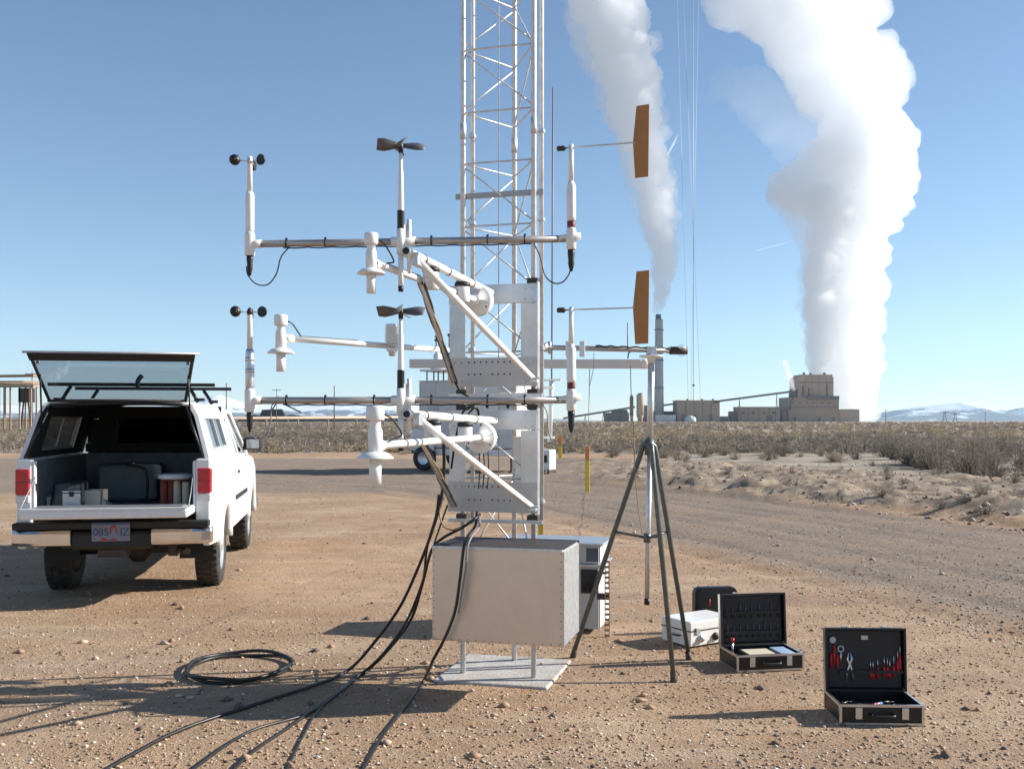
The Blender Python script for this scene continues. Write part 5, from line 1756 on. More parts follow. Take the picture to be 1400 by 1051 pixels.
# canopy roof, slightly crowned
m = MB()
vs, fs = [], []
NX = 12
for y in (-0.905, 0.05, 0.97):
    for i in range(NX + 1):
        x = -cw(ZC1) + 2 * cw(ZC1) * i / NX
        z = ZC1 + 0.045 * (1 - (x / cw(ZC1)) ** 4)
        vs.append((x, y, z))
for k in range(2):
    for i in range(NX): fs.append((k * (NX + 1) + i, k * (NX + 1) + i + 1, (k + 1) * (NX + 1) + i + 1, (k + 1) * (NX + 1) + i))
m.add(vs, fs, 0, True)
o = m.build('canopy_roof', WP, truck)
so = o.modifiers.new('thick', 'SOLIDIFY'); so.thickness = 0.03; so.offset = -1
m = MB()
m.add([(x, y, ZC1 + 0.010 + 0.045 * (1 - (x / cw(ZC1)) ** 4) - 0.045) for y in (-0.90, 0.968) for x in (-.58, -.3, 0, .3, .58)], [(i, i + 1, i + 6, i + 5) for i in range(4)], 0, True)
m.build('headlining', M['interior'], truck)
m = MB()
for za, zb, xa_, xb_ in ((ZC0, 1.36, -.72, .72), (1.62, ZC1, -.66, .66), (1.3605, 1.6195, -.70, -.42), (1.3605, 1.6195, .42, .70)):
    m.box(xa_, xb_, 0.955, 0.966, za, zb)
m.build('canopy_front', M['interior'], truck)
m = MB(); m.add([(-.42, .96, 1.36), (.42, .96, 1.36), (.42, .96, 1.62), (-.42, .96, 1.62)], [(0, 1, 2, 3)]); m.build('front_pane', M['dim_glass'], truck)
# black rubber seal framing the rear opening
m = MB()
for s in (-1, 1):
    m.tube([(s * (cw(ZC0) - 0.05), -1.045, ZC0 + 0.01), (s * (cw(ZC1) - 0.055), -0.915, ZC1 - 0.02)], 0.014, 6)
m.tube([(-cw(ZC1) + 0.05, -0.915, ZC1 - 0.015), (0, -0.915, ZC1 + 0.005), (cw(ZC1) - 0.05, -0.915, ZC1 - 0.015)], 0.014, 6)
m.build('opening_seal', M['black'], truck)
# lifted hatch
h0, h1 = Vector((0.0, -0.93, 1.775)), Vector((0.055, -1.42, 2.165))
hd = (h1 - h0)
hn = Vector((1, 0, 0)).cross(hd).normalized()   # square to the glass
def hpnt(x0, x1, f, side): return h0 + hd * f + Vector(((x0 + (x1 - x0) * f) * side, 0, 0))
B0, B1 = 0.585, 0.668
gl = [hpnt(B0 - .03, B1 - .03, .04, -1), hpnt(B0 - .03, B1 - .03, .04, 1), hpnt(B0 - .03, B1 - .03, .86, 1), hpnt(B0 - .03, B1 - .03, .86, -1)]
m = MB(); m.prism(gl, (0, 0, 0), hn * 0.005); hatch = m.build('hatch_glass', M['tint_glass'], truck)
m = MB()
for s in (-1, 1): m.tube([hpnt(B0 - .015, B1 - .015, 0, s), hpnt(B0 - .015, B1 - .015, 1, s)], 0.015, 6)
m.tube([hpnt(B0, B1, 0.0, -1), hpnt(B0, B1, 0.0, 1)], 0.014, 6)
m.build('hatch_frame', M['dark_trim'], truck)
m = MB(); m.prism([hpnt(B0, B1, .865, -1), hpnt(B0, B1, .865, 1), hpnt(B0, B1, 1.0, 1), hpnt(B0, B1, 1.0, -1)], hn * -0.008, hn * 0.012); m.build('hatch_lower_rail', M['dark_trim'], truck, bevel=.004)
m = MB(); m.tube([hpnt(B0 + .02, B1 + .035, 1.0, -1), hpnt(B0 + .02, B1 + .035, 1.0, 1)], 0.011, 6); m.build('hatch_lip', M['alum_dull'], truck)
m = MB(); m.obox(h0 + hd * .90 - hn * 0.018, (0.055, 0, 0), hd.normalized() * 0.032, hn * 0.012); m.build('hatch_handle', M['grey_box'], truck, bevel=.006)
for s in (-1, 1):
    m = MB(); m.tube([(s * 0.62, -0.97, 1.52), hpnt(B0 - .03, B1 - .03, .55, s)], 0.008, 6); m.build('gas_strut', M['black'], truck)
    m = MB(); m.obox(hpnt(B0 - .05, B1 - .05, .80, s) - hn * .01, (0.012, 0, 0), hd.normalized() * 0.02, hn * 0.01); m.build('strut_bracket', M['grey_box'], truck)
# roof rack bars
for y, xl, xr, z in ((-0.42, -0.72, 0.76, 1.935), (0.62, -0.74, 0.80, 1.93)):
    m = MB(); m.obox(((xl + xr) / 2, y, z), ((xr - xl) / 2, 0, 0), (0, 0.02, 0), (0, 0, 0.016)); bar = m.build('rack_bar', M['black'], truck, bevel=.004)
    for x in (-0.52, 0.52):
        m = MB()
        m.tube([(x, y, z - 0.016), (x + 0.03 * (1 if x > 0 else -1), y, z - 0.06), (x + 0.075 * (1 if x > 0 else -1), y, ZC1 + 0.045), (x + 0.085 * (1 if x > 0 else -1), y, ZC1 + 0.020)], 0.017, 8)
        m.obox((x + 0.10 * (1 if x > 0 else -1), y, ZC1 + 0.045), (0.045, 0, 0), (0, 0.03, 0), (0, 0, 0.014))
        m.build('rack_foot', M['black'], bar)
m = MB(); m.tube(curve_pts([(0.075, -0.44, 1.90), (0.07, -0.45, 1.95), (0.085, -0.45, 1.99), (0.11, -0.44, 2.02)], 5), [0.022] * 16, 8); m.build('rack_clamp', M['black'], truck)
# cab
cab_rear, cab_front = 1.02, 2.28
def kw(z): return 0.775 - 0.15 * (z - 1.22) / 0.48
roofz = 1.70
m = MB()
vs, fs = [], []
for y, dz in ((1.10, 0), (1.5, 0.03), (1.95, 0.0)):
    for i in range(NX + 1):
        x = -kw(roofz) + 2 * kw(roofz) * i / NX
        vs.append((x, y, roofz + dz + 0.03 * (1 - (x / kw(roofz)) ** 4)))
for k in range(2):
    for i in range(NX): fs.append((k * (NX + 1) + i, k * (NX + 1) + i + 1, (k + 1) * (NX + 1) + i + 1, (k + 1) * (NX + 1) + i))
m.add(vs, fs, 0, True)
o = m.build('cab_roof', WP, truck); so = o.modifiers.new('thick', 'SOLIDIFY'); so.thickness = 0.03; so.offset = -1
for s in (-1, 1):
    m = MB()
    m.tube([(s * kw(1.22), 1.06, 1.22), (s * kw(roofz), 1.12, roofz)], 0.035, 8)
    m.tube([(s * kw(1.22), 1.48, 1.22), (s * kw(roofz), 1.46, roofz)], 0.022, 8)
    m.tube([(s * kw(1.20), 2.48, 1.20), (s * kw(roofz), 1.96, roofz)], 0.025, 8)
    m.tube([(s * kw(roofz), 1.10, roofz), (s * kw(roofz), 1.97, roofz)], 0.03, 8)
    m.build('cab_pillar', WP, truck)
    m = MB(); m.add([(s * (kw(1.23) - .01), 1.09, 1.23), (s * (kw(1.22) - .01), 2.44, 1.22), (s * (kw(1.68) - .01), 1.97, 1.68), (s * (kw(1.68) - .01), 1.13, 1.68)], [(0, 1, 2, 3)]); m.build('side_window', M['window_glass'], truck)
    m = MB(); m.box(s * (HW - 0.0), s * (HW + 0.012), 1.30, 1.42, 1.02, 1.05); m.build('door_handle', M['black'], truck, bevel=.004)
    m = MB(); m.box(s * (HW - 0.002), s * (HW + 0.0015), 1.08, 1.088, 0.50, 1.22); m.build('door_gap', M['dark_trim'], truck)
    m = MB(); m.box(s * (HW - 0.002), s * (HW + 0.010), 1.10, 2.38, 0.74, 0.79); m.build('side_moulding', M['dark_trim'], truck, bevel=.004)
m = MB(); m.add([(-0.70, 1.06, 1.24), (0.70, 1.06, 1.24), (0.60, 1.12, 1.67), (-0.60, 1.12, 1.67)], [(0, 1, 2, 3)]); m.build('rear_window', M['dim_glass'], truck)
m = MB(); m.add([(-0.72, 2.46, 1.22), (0.72, 2.46, 1.22), (0.60, 1.98, 1.69), (-0.60, 1.98, 1.69)], [(0, 1, 2, 3)]); m.build('windscreen', M['window_glass'], truck)
m = MB(); m.box(-HW + .075, HW - .075, 1.0, 2.40, 0.50, 0.56); m.build('cab_floor', M['interior'], truck)
m = MB(); m.box(-HW + .075, HW - .075, 2.42, 2.50, 0.50, 1.19); m.build('firewall', M['interior'], truck)
m = MB(); m.box(-HW + .075, HW - .075, 0.96, 1.02, 0.56, 1.21); m.build('cab_back', WP, truck)
for x in (-0.34, 0.34):
    m = MB(); m.box(x - .24, x + .24, 1.25, 1.38, 0.80, 1.34); m.box(x - .12, x + .12, 1.27, 1.36, 1.36, 1.52); m.box(x - .25, x + .25, 1.39, 1.85, 0.70, 0.85); m.build('seat', M['interior'], truck, bevel=.03)
m = MB()
vs = [(x, y, z + .02 * (1 - (x / .8) ** 2)) for y, z in ((2.44, 1.205), (3.0, 1.16), (3.45, 1.05), (3.62, 0.9)) for x in (-.73, -.4, 0, .4, .73)]
m.add(vs, [(5 * k + i, 5 * k + i + 1, 5 * k + 6 + i, 5 * k + 5 + i) for k in range(3) for i in range(4)], 0, True); m.build('bonnet', WP, truck)
m = MB(); m.box(-.73, .73, 3.58, 3.68, 0.55, 0.92); m.build('grille', M['dark_trim'], truck)
m = MB(); m.box(-.82, .82, 3.66, 3.80, 0.42, 0.60); m.build('front_bumper', M['chrome'], truck, bevel=.03)
# mirrors
for s in (-1, 1):
    m = MB(); m.obox((s * 0.880, 2.22, 1.325), (0.105, 0.0, 0), (0, 0.055, 0), (0, 0, 0.075)); mir = m.build('door_mirror', M['black'], truck, bevel=.03, seg=3)
    m = MB(); m.obox((s * 0.887, 2.162, 1.325), (0.075, 0.0, 0), (0, 0.0025, 0), (0, 0, 0.055)); m.build('mirror_glass', M['mirror'], mir, bevel=.001)
    m = MB(); m.tube([(s * 0.77, 2.25, 1.27), (s * 0.88, 2.23, 1.30)], 0.025, 8); m.build('mirror_arm', M['black'], mir)
# wheels
def wheel(cx_, cy, s):
    m = MB()
    r_, w_ = 0.368, 0.115
    m.lathe([(0.215, -w_ + .015), (0.26, -w_), (0.335, -w_ + .006), (r_ - .006, -w_ * .75), (r_, -w_ * .45), (r_, w_ * .45), (r_ - .006, w_ * .75), (0.335, w_ - .006), (0.26, w_), (0.215, w_ - .015)], (cx_, cy, r_ - .006), (1, 0, 0), n=40, cap=False)
    wh = m.build('wheel', M['rubber'], truck)
    m = MB()
    for k in range(36):
        a = 2 * math.pi * k / 36
        e1 = Vector((0, math.cos(a), math.sin(a))); e2 = Vector((0, -math.sin(a), math.cos(a)))
        for xo in (-.07, 0.0, .07):
            c_ = Vector((cx_ + xo, cy, r_ - .006)) + e1 * (r_ + .003)
            m.obox(c_, (0.026, 0, 0), e2 * 0.020, e1 * 0.005)
    m.build('tread_block', M['rubber'], wh)
    wh.children[0]['kind'] = 'stuff'
    m = MB(); m.lathe([(0.0, w_ - .02), (0.05, w_ - .02), (0.06, w_ - .035), (0.17, w_ - .045), (0.20, w_ - .02), (0.216, w_ - .012), (0.216, -w_ + .02)], (cx_, cy, r_ - .006), (s, 0, 0), n=36, cap=False); m.build('rim', M['rim'], wh)
    m = MB()
    for k in range(5):
        a = 2 * math.pi * k / 5 + .3
        m.cyl((cx_ + s * (w_ - .05), cy + .12 * math.cos(a), r_ + .12 * math.sin(a)), (cx_ + s * (w_ - .036), cy + .12 * math.cos(a), r_ + .12 * math.sin(a)), .032, n=12)
    m.build('rim_slot', M['dark_trim'], wh)
for cy in (0.0, 2.87):
    for s in (-1, 1): wheel(s * 0.672, cy, s)
# underbody
m = MB(); m.cyl((-0.56, 0, 0.36), (0.56, 0, 0.36), 0.045, n=10); m.lathe([(0.05, -0.12), (0.13, -0.05), (0.13, 0.05), (0.05, 0.12)], (0.0, 0, 0.36), (1, 0, 0), n=14); m.build('rear_axle', M['steel_dark'], truck)
for s in (-1, 1):
    m = MB(); m.box(s * 0.36, s * 0.44, -1.05, 3.5, 0.50, 0.62); m.build('frame_rail', M['steel_dark'], truck)
    m = MB(); m.tube(curve_pts([(s * .47, -.62, .52), (s * .47, 0, .40), (s * .47, .62, .50)], 6), 0.03, 6); m.build('leaf_spring', M['steel_dark'], truck)
m = MB(); m.box(-.58, .58, -.95, 3.3, .62, .77); m.build('underbody', M['interior'], truck)
m = MB(); m.tube(curve_pts([(0.30, 0.6, .46), (0.42, -.4, .47), (0.46, -.8, .46), (0.60, -1.02, .45)], 5), 0.032, 8); m.build('exhaust_pipe', M['steel_dark'], truck)
m = MB(); m.box(0.42, 0.50, -0.92, -0.84, .40, .50); m.build('exhaust_hanger', M['steel_dark'], truck)

# cargo in the bed
TRM = Matrix.Translation(Vector((-3.62, 9.76, 0))) @ Matrix.Rotation(TR, 4, 'Z')
def cargo(name, label, cat, loc, rz=0.0):
    w_ = TRM @ Vector(loc)
    return thing(name, label, cat, w_, TR + rz)
t = cargo('cargo_box', 'small pale metal box at the truck bed opening', 'box', (-0.46, -0.62, 0.802), R(10))
m = MB(); m.box(-.075, .075, -.09, .09, 0, .15); m.build('shell', M['alum'], t, bevel=.006)
m = MB(); m.box(-.078, .078, -.093, .093, .152, .175); m.build('lid', M['alum'], t, bevel=.006)
m = MB(); m.box(-.02, .02, -.100, -.0935, .12, .165); m.build('latch', M['steel_dark'], t)
t = cargo('cargo_box', 'greenish grey carton tucked beside pale metal box', 'box', (-0.28, -0.50, 0.802), R(-6))
m = MB(); m.box(-.07, .07, -.10, .10, 0, .165); m.build('shell', M['paper'], t, bevel=.004)
m = MB(); m.prism([(.071, -.1, .0), (.071, .1, .0), (.12, .1, .02), (.13, -.1, .02), (.09, -.1, .10)], (0, 0, 0), (.004, 0, .004)); m.build('flap', M['paper'], t)
t = cargo('water_tank', 'bluish translucent tank filling the middle of truck bed', 'tank', (-0.16, 0.25, 0.802))
m = MB(); m.prism(rrect(0.56, 0.36, 0.05), (0, -.25, 0), (0, .25, 0)); m.build('shell', M['tank'], t, bevel=.03)
m = MB(); m.cyl((0.05, -.1, .355), (0.05, -.1, .39), .05, n=16); m.build('filler_cap', M['black'], t)
m = MB(); m.tube(curve_pts([(.05, -.28, .37), (.20, -.29, .34), (.24, -.29, .25), (.235, -.29, .06), (.20, -.30, .03)], 6), .014, 8); m.build('drain_hose', M['black'], t)
t = cargo('tool_roll', 'reddish brown bundle with white top against the truck bed side', 'bundle', (0.43, -0.60, 0.802))
for i, (x, y, h, mt) in enumerate(((-.10, 0, .26, 'tool_brown'), (-.04, .02, .27, 'tool_brown'), (.02, -.02, .25, 'paper'), (.07, .01, .27, 'tool_brown'), (.10, -.04, .24, 'paper'))):
    M.setdefault('tool_brown', mat('reddish_brown_canvas', (0.22, 0.055, 0.035), 0.8, var=.25, scale=18))
    m = MB(); m.lathe([(0.030, 0), (0.034, .01), (0.033, h - .03), (0.028, h)], (x, y, 0), n=10); m.build('rolled_tool', M[mt], t)
m = MB()
m.lathe([(0.12, .262), (0.155, .272), (0.15, .305), (0.10, .315)], (0, 0, 0), n=16)
m.build('white_cloth', M['white_plastic'], t)
t = cargo('white_panel', 'tall pale panel standing in the truck bed corner', 'panel', (0.60, -0.42, 0.802))
m = MB(); m.box(-.03, .03, -.10, .10, 0, .40); m.build('panel', M['trailer_white'], t, bevel=.006)
m = MB(); m.box(-.032, .032, -.102, .102, .401, .415); m.build('top_edge', M['grey_box'], t)

# ------------------------------------------------------------------ instrument trailer behind the tower
TY = 30.6
tx0, tx1 = at(568, 575, TY).x, at(735, 575, TY).x
gt = gz(-1.5, TY) + 0.03
TRZ = R(-25)
TCX, TCY = tx0 + 1.5, TY + .6
t = thing('instrument_trailer', 'white and grey instrument trailer parked behind the tower', 'trailer', (TCX, TCY, gt), TRZ)
zr = at(0, 518, TY).z - gt
L2 = 1.65
def lx(u, y): return ((u - CX) / F * TCY - TCX + y * math.sin(TRZ)) / math.cos(TRZ)
def tb(nm, mt, x0, x1, y0, y1, za, zb, bevel=0.0, par=None):
    m = MB(); m.box(x0, x1, y0, y1, za, zb); return m.build(nm, M[mt], par or t, bevel=bevel)
shell = tb('shelter', 'trailer_grey', -L2, L2, 0.0, 2.1, 0.72, zr - .04, .03)
tb('roof', 'trailer_white', -L2 - .03, L2 + .03, -.03, 2.13, zr - .038, zr, .01)
tb('skirt', 'trailer_white', -L2 - .25, L2 + .12, .05, 2.05, 0.48, 0.70, .03)
dr = tb('door', 'trailer_white', 0.35, 1.15, -.02, -.002, 0.78, zr - .22, .01)
tb('door_handle', 'dark_trim', .42, .47, -.05, -.0205, 1.5, 1.62, 0, dr)
tb('vent_panel', 'grey_box', -1.35, -.95, -.025, -.002, 1.9, 2.25, .006)
tb('end_panel', 'trailer_white', L2 + .001, L2 + .03, .08, 2.02, .78, zr - .10, .01)
m = MB(); m.box(L2 + .031, L2 + .05, .9, 1.5, .9, 1.5); m.build('end_hatch', M['trailer_white'], t, bevel=.008)
tb('side_locker', 'trailer_white', -L2 - .30, -L2 + .55, -.10, -.004, 0.62, 1.30, .03)
for x in [-L2 + .02 + i * (2 * L2 - .04) / 6 for i in range(7)]:
    tb('wall_rib', 'trailer_grey', x - .018, x + .018, -.018, -.001, 0.74, zr - .06)
for x in (-L2 + .22, ):
    m = MB(); m.lathe([(0.2, -.1), (0.30, -.11), (0.385, -.07), (0.40, 0), (0.385, .07), (0.30, .11), (0.2, .1)], (x, -.06, .39), (0, 1, 0), n=28, cap=False); w_ = m.build('wheel', M['rubber'], t)
    m = MB(); m.lathe([(0.0, .05), (0.10, .05), (.16, .075), (0.21, .09)], (x, -.06, .39), (0, -1, 0), n=24, cap=False); m.build('rim', M['galv'], w_)
m = MB(); m.lathe([(0.2, -.1), (0.30, -.11), (0.385, -.07), (0.40, 0), (0.385, .07), (0.30, .11), (0.2, .1)], (-L2 + .22, 2.1, .39), (0, 1, 0), n=28); m.build('wheel', M['rubber'], t)
for y in (.15, 1.9):
    m = MB(); m.cyl((L2 - .15, y, 0.0), (L2 - .15, y, .5), .04, n=8); m.lathe([(.11, -.02), (.11, .01), (.05, .03)], (L2 - .15, y, .01), n=10); m.build('jack_stand', M['steel_dark'], t)
tb('drawbar', 'steel_dark', -L2 - .75, -L2 - .2, .9, 1.05, .52, .62)
m = MB(); m.lathe([(0.07, 0), (.09, .05), (.06, .12), (0.0, .14)], (-L2 - .78, .97, .50), n=12); m.build('coupling', M['steel_dark'], t)
# roof platform on posts, with instruments
for i, x in enumerate((-1.55, -1.30, -1.14, -0.95, -0.72, -0.2, 0.4, 1.0, 1.5)):
    m = MB(); m.cyl((x, .3, zr), (x, .3, zr + .30), .022, n=8); m.build('roof_post', M['steel_dark'], t)
tb('roof_platform', 'trailer_white', -L2 - .05, L2, .1, 1.6, zr + .30, zr + .36)
sx = lx(595, .5)
m = MB(); m.lathe([(.20, zr + .36), (.24, zr + .42), (.24, zr + .62), (.13, zr + .70), (.13, zr + .84), (.07, zr + .90), (0, zr + .92)], (sx, .5, 0), n=20); m.build('dome_sensor', M['white_plastic'], t)
m = MB(); m.tube([(sx - .05, .5, zr + .88), (sx - .05, .5, zr + 1.42)], .02, 6); m.lathe([(.06, zr + 1.28), (.06, zr + 1.34)], (sx - .05, .5, 0), n=10); m.lathe([(.05, zr + 1.45), (.05, zr + 1.40)], (sx - .05, .5, 0), n=10); m.build('roof_anemometer', M['black'], t)
x2 = lx(612, .5)
m = MB(); m.tube([(x2, .5, zr + .36), (x2, .5, zr + 1.5)], .022, 6); m.lathe([(.06, zr + 1.42), (.06, zr + 1.5)], (x2, .5, 0), n=10); m.build('roof_anemometer', M['black'], t)
# tilting mast bracketed on the far end
xm = lx(757, 2.0)
mz0, mz1 = at(0, 605, TY).z - gt, 12.2
m = MB(); m.cyl((xm - .10, 2.0, mz0), (xm - .03, 2.0, at(0, 518, TY).z - gt), .075, n=12); ms = m.build('mast_base', M['trailer_white'], t)
m = MB(); m.cyl((xm - .03, 2.0, at(0, 518, TY).z - gt), (xm + .02, 2.0, mz1), .028, n=8); m.build('mast_tube', M['grey_cable'], ms)
for zz in (zr - 0.25, zr - 0.75, 1.0):
    tb('mast_bracket', 'galv', L2, xm + .05, 1.92, 2.08, zz, zz + .07)
tb('mast_crossbar', 'galv', xm - .30, xm + .30, 1.95, 2.05, at(0, 518, TY).z - gt, at(0, 518, TY).z - gt + .06)
# small white cabinet at the trailer's far end
t = thing('generator', 'small white generator cabinet standing past the trailer end', 'generator', (at(746, 575, TY).x, TY - .9, gt), R(-25))
tb('shell', 'trailer_white', -.20, .20, -.25, .25, .12, .72, .03)
tb('vent_panel', 'dark_trim', -.12, .12, -.262, -.2515, .34, .56, .004)
for x in (-.16, .16): tb('skid', 'steel_dark', x - .03, x + .03, -.28, .28, 0, .118)

# ------------------------------------------------------------------ marker posts
def marker(label, u, vb, vt, w, vsplit, mb_, mtp):
    p = gnd(u, vb)
    p.z = gz(p.x, p.y)
    h = (vb - vt) / F * p.y
    hs = (vb - vsplit) / F * p.y
    ww = w / F * p.y / 2
    t = thing('marker_post', label, 'marker post', p, R(10), 'yellow and orange marker posts')
    m = MB(); m.box(-ww, ww, -ww * .6, ww * .6, -.1, hs); m.build('post', M[mb_], t, bevel=ww * .2)
    m = MB(); m.box(-ww * 1.02, ww * 1.02, -ww * .62, ww * .62, hs + .002, h); m.build('painted_tip', M[mtp], t, bevel=ww * .2)
marker('bright yellow marker post with long orange tip, left of tripod leg'.replace(', left of tripod leg', ' beyond the tripod'), 803, 672, 609, 5.5, 628, 'yellow', 'orange')
marker('small distant yellow marker post with orange tip near trailer mast', 766, 629, 598, 4.5, 611, 'yellow', 'orange')
marker('dull olive yellow post rising right behind the enclosure', 739.5, 752, 655, 7, 662, 'olive_yellow', 'orange')

# ------------------------------------------------------------------ pipe rack far away behind the truck
t = thing('pipe_rack', 'rusty elevated pipe rack on posts behind the truck', 'pipe rack', (at(10, 575, 150).x, 150, 0))
xs = [at(u, 575, 150).x for u in (-120, -80, -40, 3, 10, 31, 46)]
za, zb = at(0, 528, 150).z, at(0, 515, 150).z
x_end = at(50, 575, 150).x
m = MB(); m.obox(((xs[0] - 3 + x_end) / 2, 150, (za + zb) / 2 + .75), ((x_end - xs[0] + 3) / 2, 0, 0.12), (0, 1.0, 0), (0, 0, .16)); m.build('top_beam', M['rust'], t, world=True)
m = MB(); m.obox(((xs[0] - 3 + x_end) / 2, 150, za), ((x_end - xs[0] + 3) / 2, 0, 0), (0, 1.0, 0), (0, 0, .14)); m.build('lower_beam', M['rust'], t, world=True)
for dy in (-.8, 0, .8):
    m = MB(); m.cyl((xs[0] - 3, 150 + dy, za + .5), (x_end, 150 + dy, za + .5), .28, n=10); m.build('pipe', M['rust'], t, world=True)
for x in xs:
    for dy in (-.9, .9):
        m = MB(); m.box(x - .10, x + .10, 150 + dy - .1, 150 + dy + .1, -.5, za - .15); m.build('post', M['rust'], t, world=True)
x = at(35, 575, 150).x
m = MB(); m.box(x - .6, x + .9, 149, 151, za - 2.4, za - .3); m.build('valve_house', M['steel_dark'], t, world=True)
m = MB(); m.tube([(x - .8, 150, -.3), (x - .3, 150, za - 2.4)], .12, 6); m.tube([(x + .9, 150, -.3), (x + .4, 150, za - 2.4)], .12, 6); m.build('strut', M['steel_dark'], t, world=True)

# pipeline running along the plain
t = thing('pipeline', 'long pale pipeline on low supports across the plain', 'pipeline', (-60, 260, 0))
a, b_ = at(-60, 574.5, 215), at(640, 569.5, 330)
m = MB(); m.cyl(a, b_, .42, n=10); m.build('pipe', M['plant_tan'], t, world=True)
for i in range(15):
    p = a.lerp(b_, (i + .5) / 15)
    m = MB(); m.box(p.x - .2, p.x + .2, p.y - .3, p.y + .3, -.6, p.z - .3); m.build('support', M['rust'], t, world=True)

# utility poles and pylons on the plain
def pole(label, u, vt, Y, arms=2, r=.14):
    x = (u - CX) / F * Y
    zt = at(u, vt, Y).z
    t = thing('utility_pole', label, 'utility pole', (x, Y, 0), R(8), 'wooden utility poles on the plain')
    m = MB(); m.lathe([(r, -.6), (r * .65, zt)], (0, 0, 0), n=8); m.build('pole', M['wood'], t)
    for k in range(arms):
        m = MB(); m.box(-1.1, 1.1, -.06 - r, .06 - r, zt - .5 - k * 1.1, zt - .36 - k * 1.1); c_ = m.build('crossarm', M['wood'], t)
        for xx in (-.95, -.4, .4, .95):
            m = MB(); m.cyl((xx, -r, zt - .36 - k * 1.1), (xx, -r, zt - .2 - k * 1.1), .05, n=6); m.build('insulator', M['grey_box'], c_)
pole('bare weathered pole rising just past the truck roof', 309.5, 524, 190, 0)
pole('weathered pole whose top crosses under the lower boom', 457, 527, 190, 0)
pole('short weathered pole with crossarm standing by the coal heap', 378, 531, 260, 1, .11)
pole('thin weathered pole half hidden by the open hatch', 44, 508, 170, 1, .12)
pole('short lone pole before snowy mountains, near huge steam plume', 1211, 560, 620, 1, .22)
pole('slim pole on the far edge of plain beyond pylons', 1347, 562, 700, 1, .2)
for u, lab in ((1291.5, 'lattice power pylon on plain, the one nearer boiler house'), (1306, 'lattice power pylon on plain, the wider pair partner')):
    Y = 1100
    x = (u - CX) / F * Y
    zt = at(u, 561 if u < 1300 else 563, Y).z
    t = thing('power_pylon', lab, 'pylon', (x, Y, 0), 0, 'lattice power pylons')
    for s in (-1, 1):
        m = MB(); m.tube([(s * 2.4, 0, -.5), (s * .9, 0, zt * .6), (s * .8, 0, zt)], .30, 5); m.build('leg', M['plant_steel'], t)
    for k, zz in enumerate((.15, .4, .65)):
        m = MB(); m.tube([(-2.2 + k * .6, 0, zt * zz), (1.7 - k * .5, 0, zt * (zz + .22))], .2, 5); m.build('lattice_brace', M['plant_steel'], t)
    m = MB(); m.box(-5.2, 5.2, -.3, .3, zt * .82, zt * .87); m.build('crossarm', M['plant_steel'], t)

# guyed measuring mast beyond the road
Y = 520
x = (948 - CX) / F * Y
t = thing('guyed_mast', 'very thin guyed mast rising between both steam plumes', 'mast', (x, Y, 0))
m = MB(); m.cyl((x, Y, -.5), (x, Y, 230), .14, n=6); m.build('mast_tube', M['wire'], t, world=True)
for u0, u1 in ((930, 941), (936, 958), (953, 943)):
    m = MB(); m.tube([((u0 - CX) / F * Y + (u0 - 945) * .12, Y, 230), ((u1 - CX) / F * Y, Y - 2, 0)], .075, 5); m.build('guy_wire', M['wire'], t, world=True)
m = MB(); m.box(x - .5, x + .5, Y - .5, Y + .5, 19.5, 20.4); m.build('beacon', M['steel_dark'], t, world=True)

# ------------------------------------------------------------------ shrubs
def foliage_mat(name, a, b_):
    m = bpy.data.materials.new(name)
    m.use_nodes = True
    N, L = m.node_tree.nodes, m.node_tree.links
    bs = N['Principled BSDF']
    bs.inputs['Roughness'].default_value = 0.9
    bs.inputs['Specular IOR Level'].default_value = 0.1
    bs.inputs['Subsurface Weight'].default_value = 0.0
    oi = N.new('ShaderNodeObjectInfo')
    tc = N.new('ShaderNodeTexCoord')
    nz = N.new('ShaderNodeTexNoise')
    nz.inputs['Scale'].default_value = 5.0
    nz.inputs['Detail'].default_value = 5
    L.new(tc.outputs['Object'], nz.inputs['Vector'])
    ad = N.new('ShaderNodeMath'); ad.operation = 'MULTIPLY_ADD'
    L.new(oi.outputs['Random'], ad.inputs[0]); ad.inputs[1].default_value = .5
    L.new(nz.outputs[0], ad.inputs[2])
    mr = N.new('ShaderNodeMapRange'); mr.inputs[1].default_value = .4; mr.inputs[2].default_value = 1.1
    L.new(ad.outputs[0], mr.inputs[0])
    mx = N.new('ShaderNodeMix'); mx.data_type = 'RGBA'
    mx.inputs[6].default_value = (*a, 1); mx.inputs[7].default_value = (*b_, 1)
    L.new(mr.outputs[0], mx.inputs[0])
    L.new(mx.outputs[2], bs.inputs['Base Color'])
    tl_ = N.new('ShaderNodeBsdfTranslucent')
    L.new(mx.outputs[2], tl_.inputs['Color'])
    ms_ = N.new('ShaderNodeMixShader')
    ms_.inputs[0].default_value = 0.35
    L.new(bs.outputs[0], ms_.inputs[1])
    L.new(tl_.outputs[0], ms_.inputs[2])
    L.new(ms_.outputs[0], N['Material Output'].inputs['Surface'])
    return m


M['sage'] = foliage_mat('sagebrush', (0.165, 0.138, 0.108), (0.40, 0.335, 0.265))
M['sage_dark'] = foliage_mat('dark_sagebrush', (0.115, 0.10, 0.084), (0.30, 0.26, 0.215))


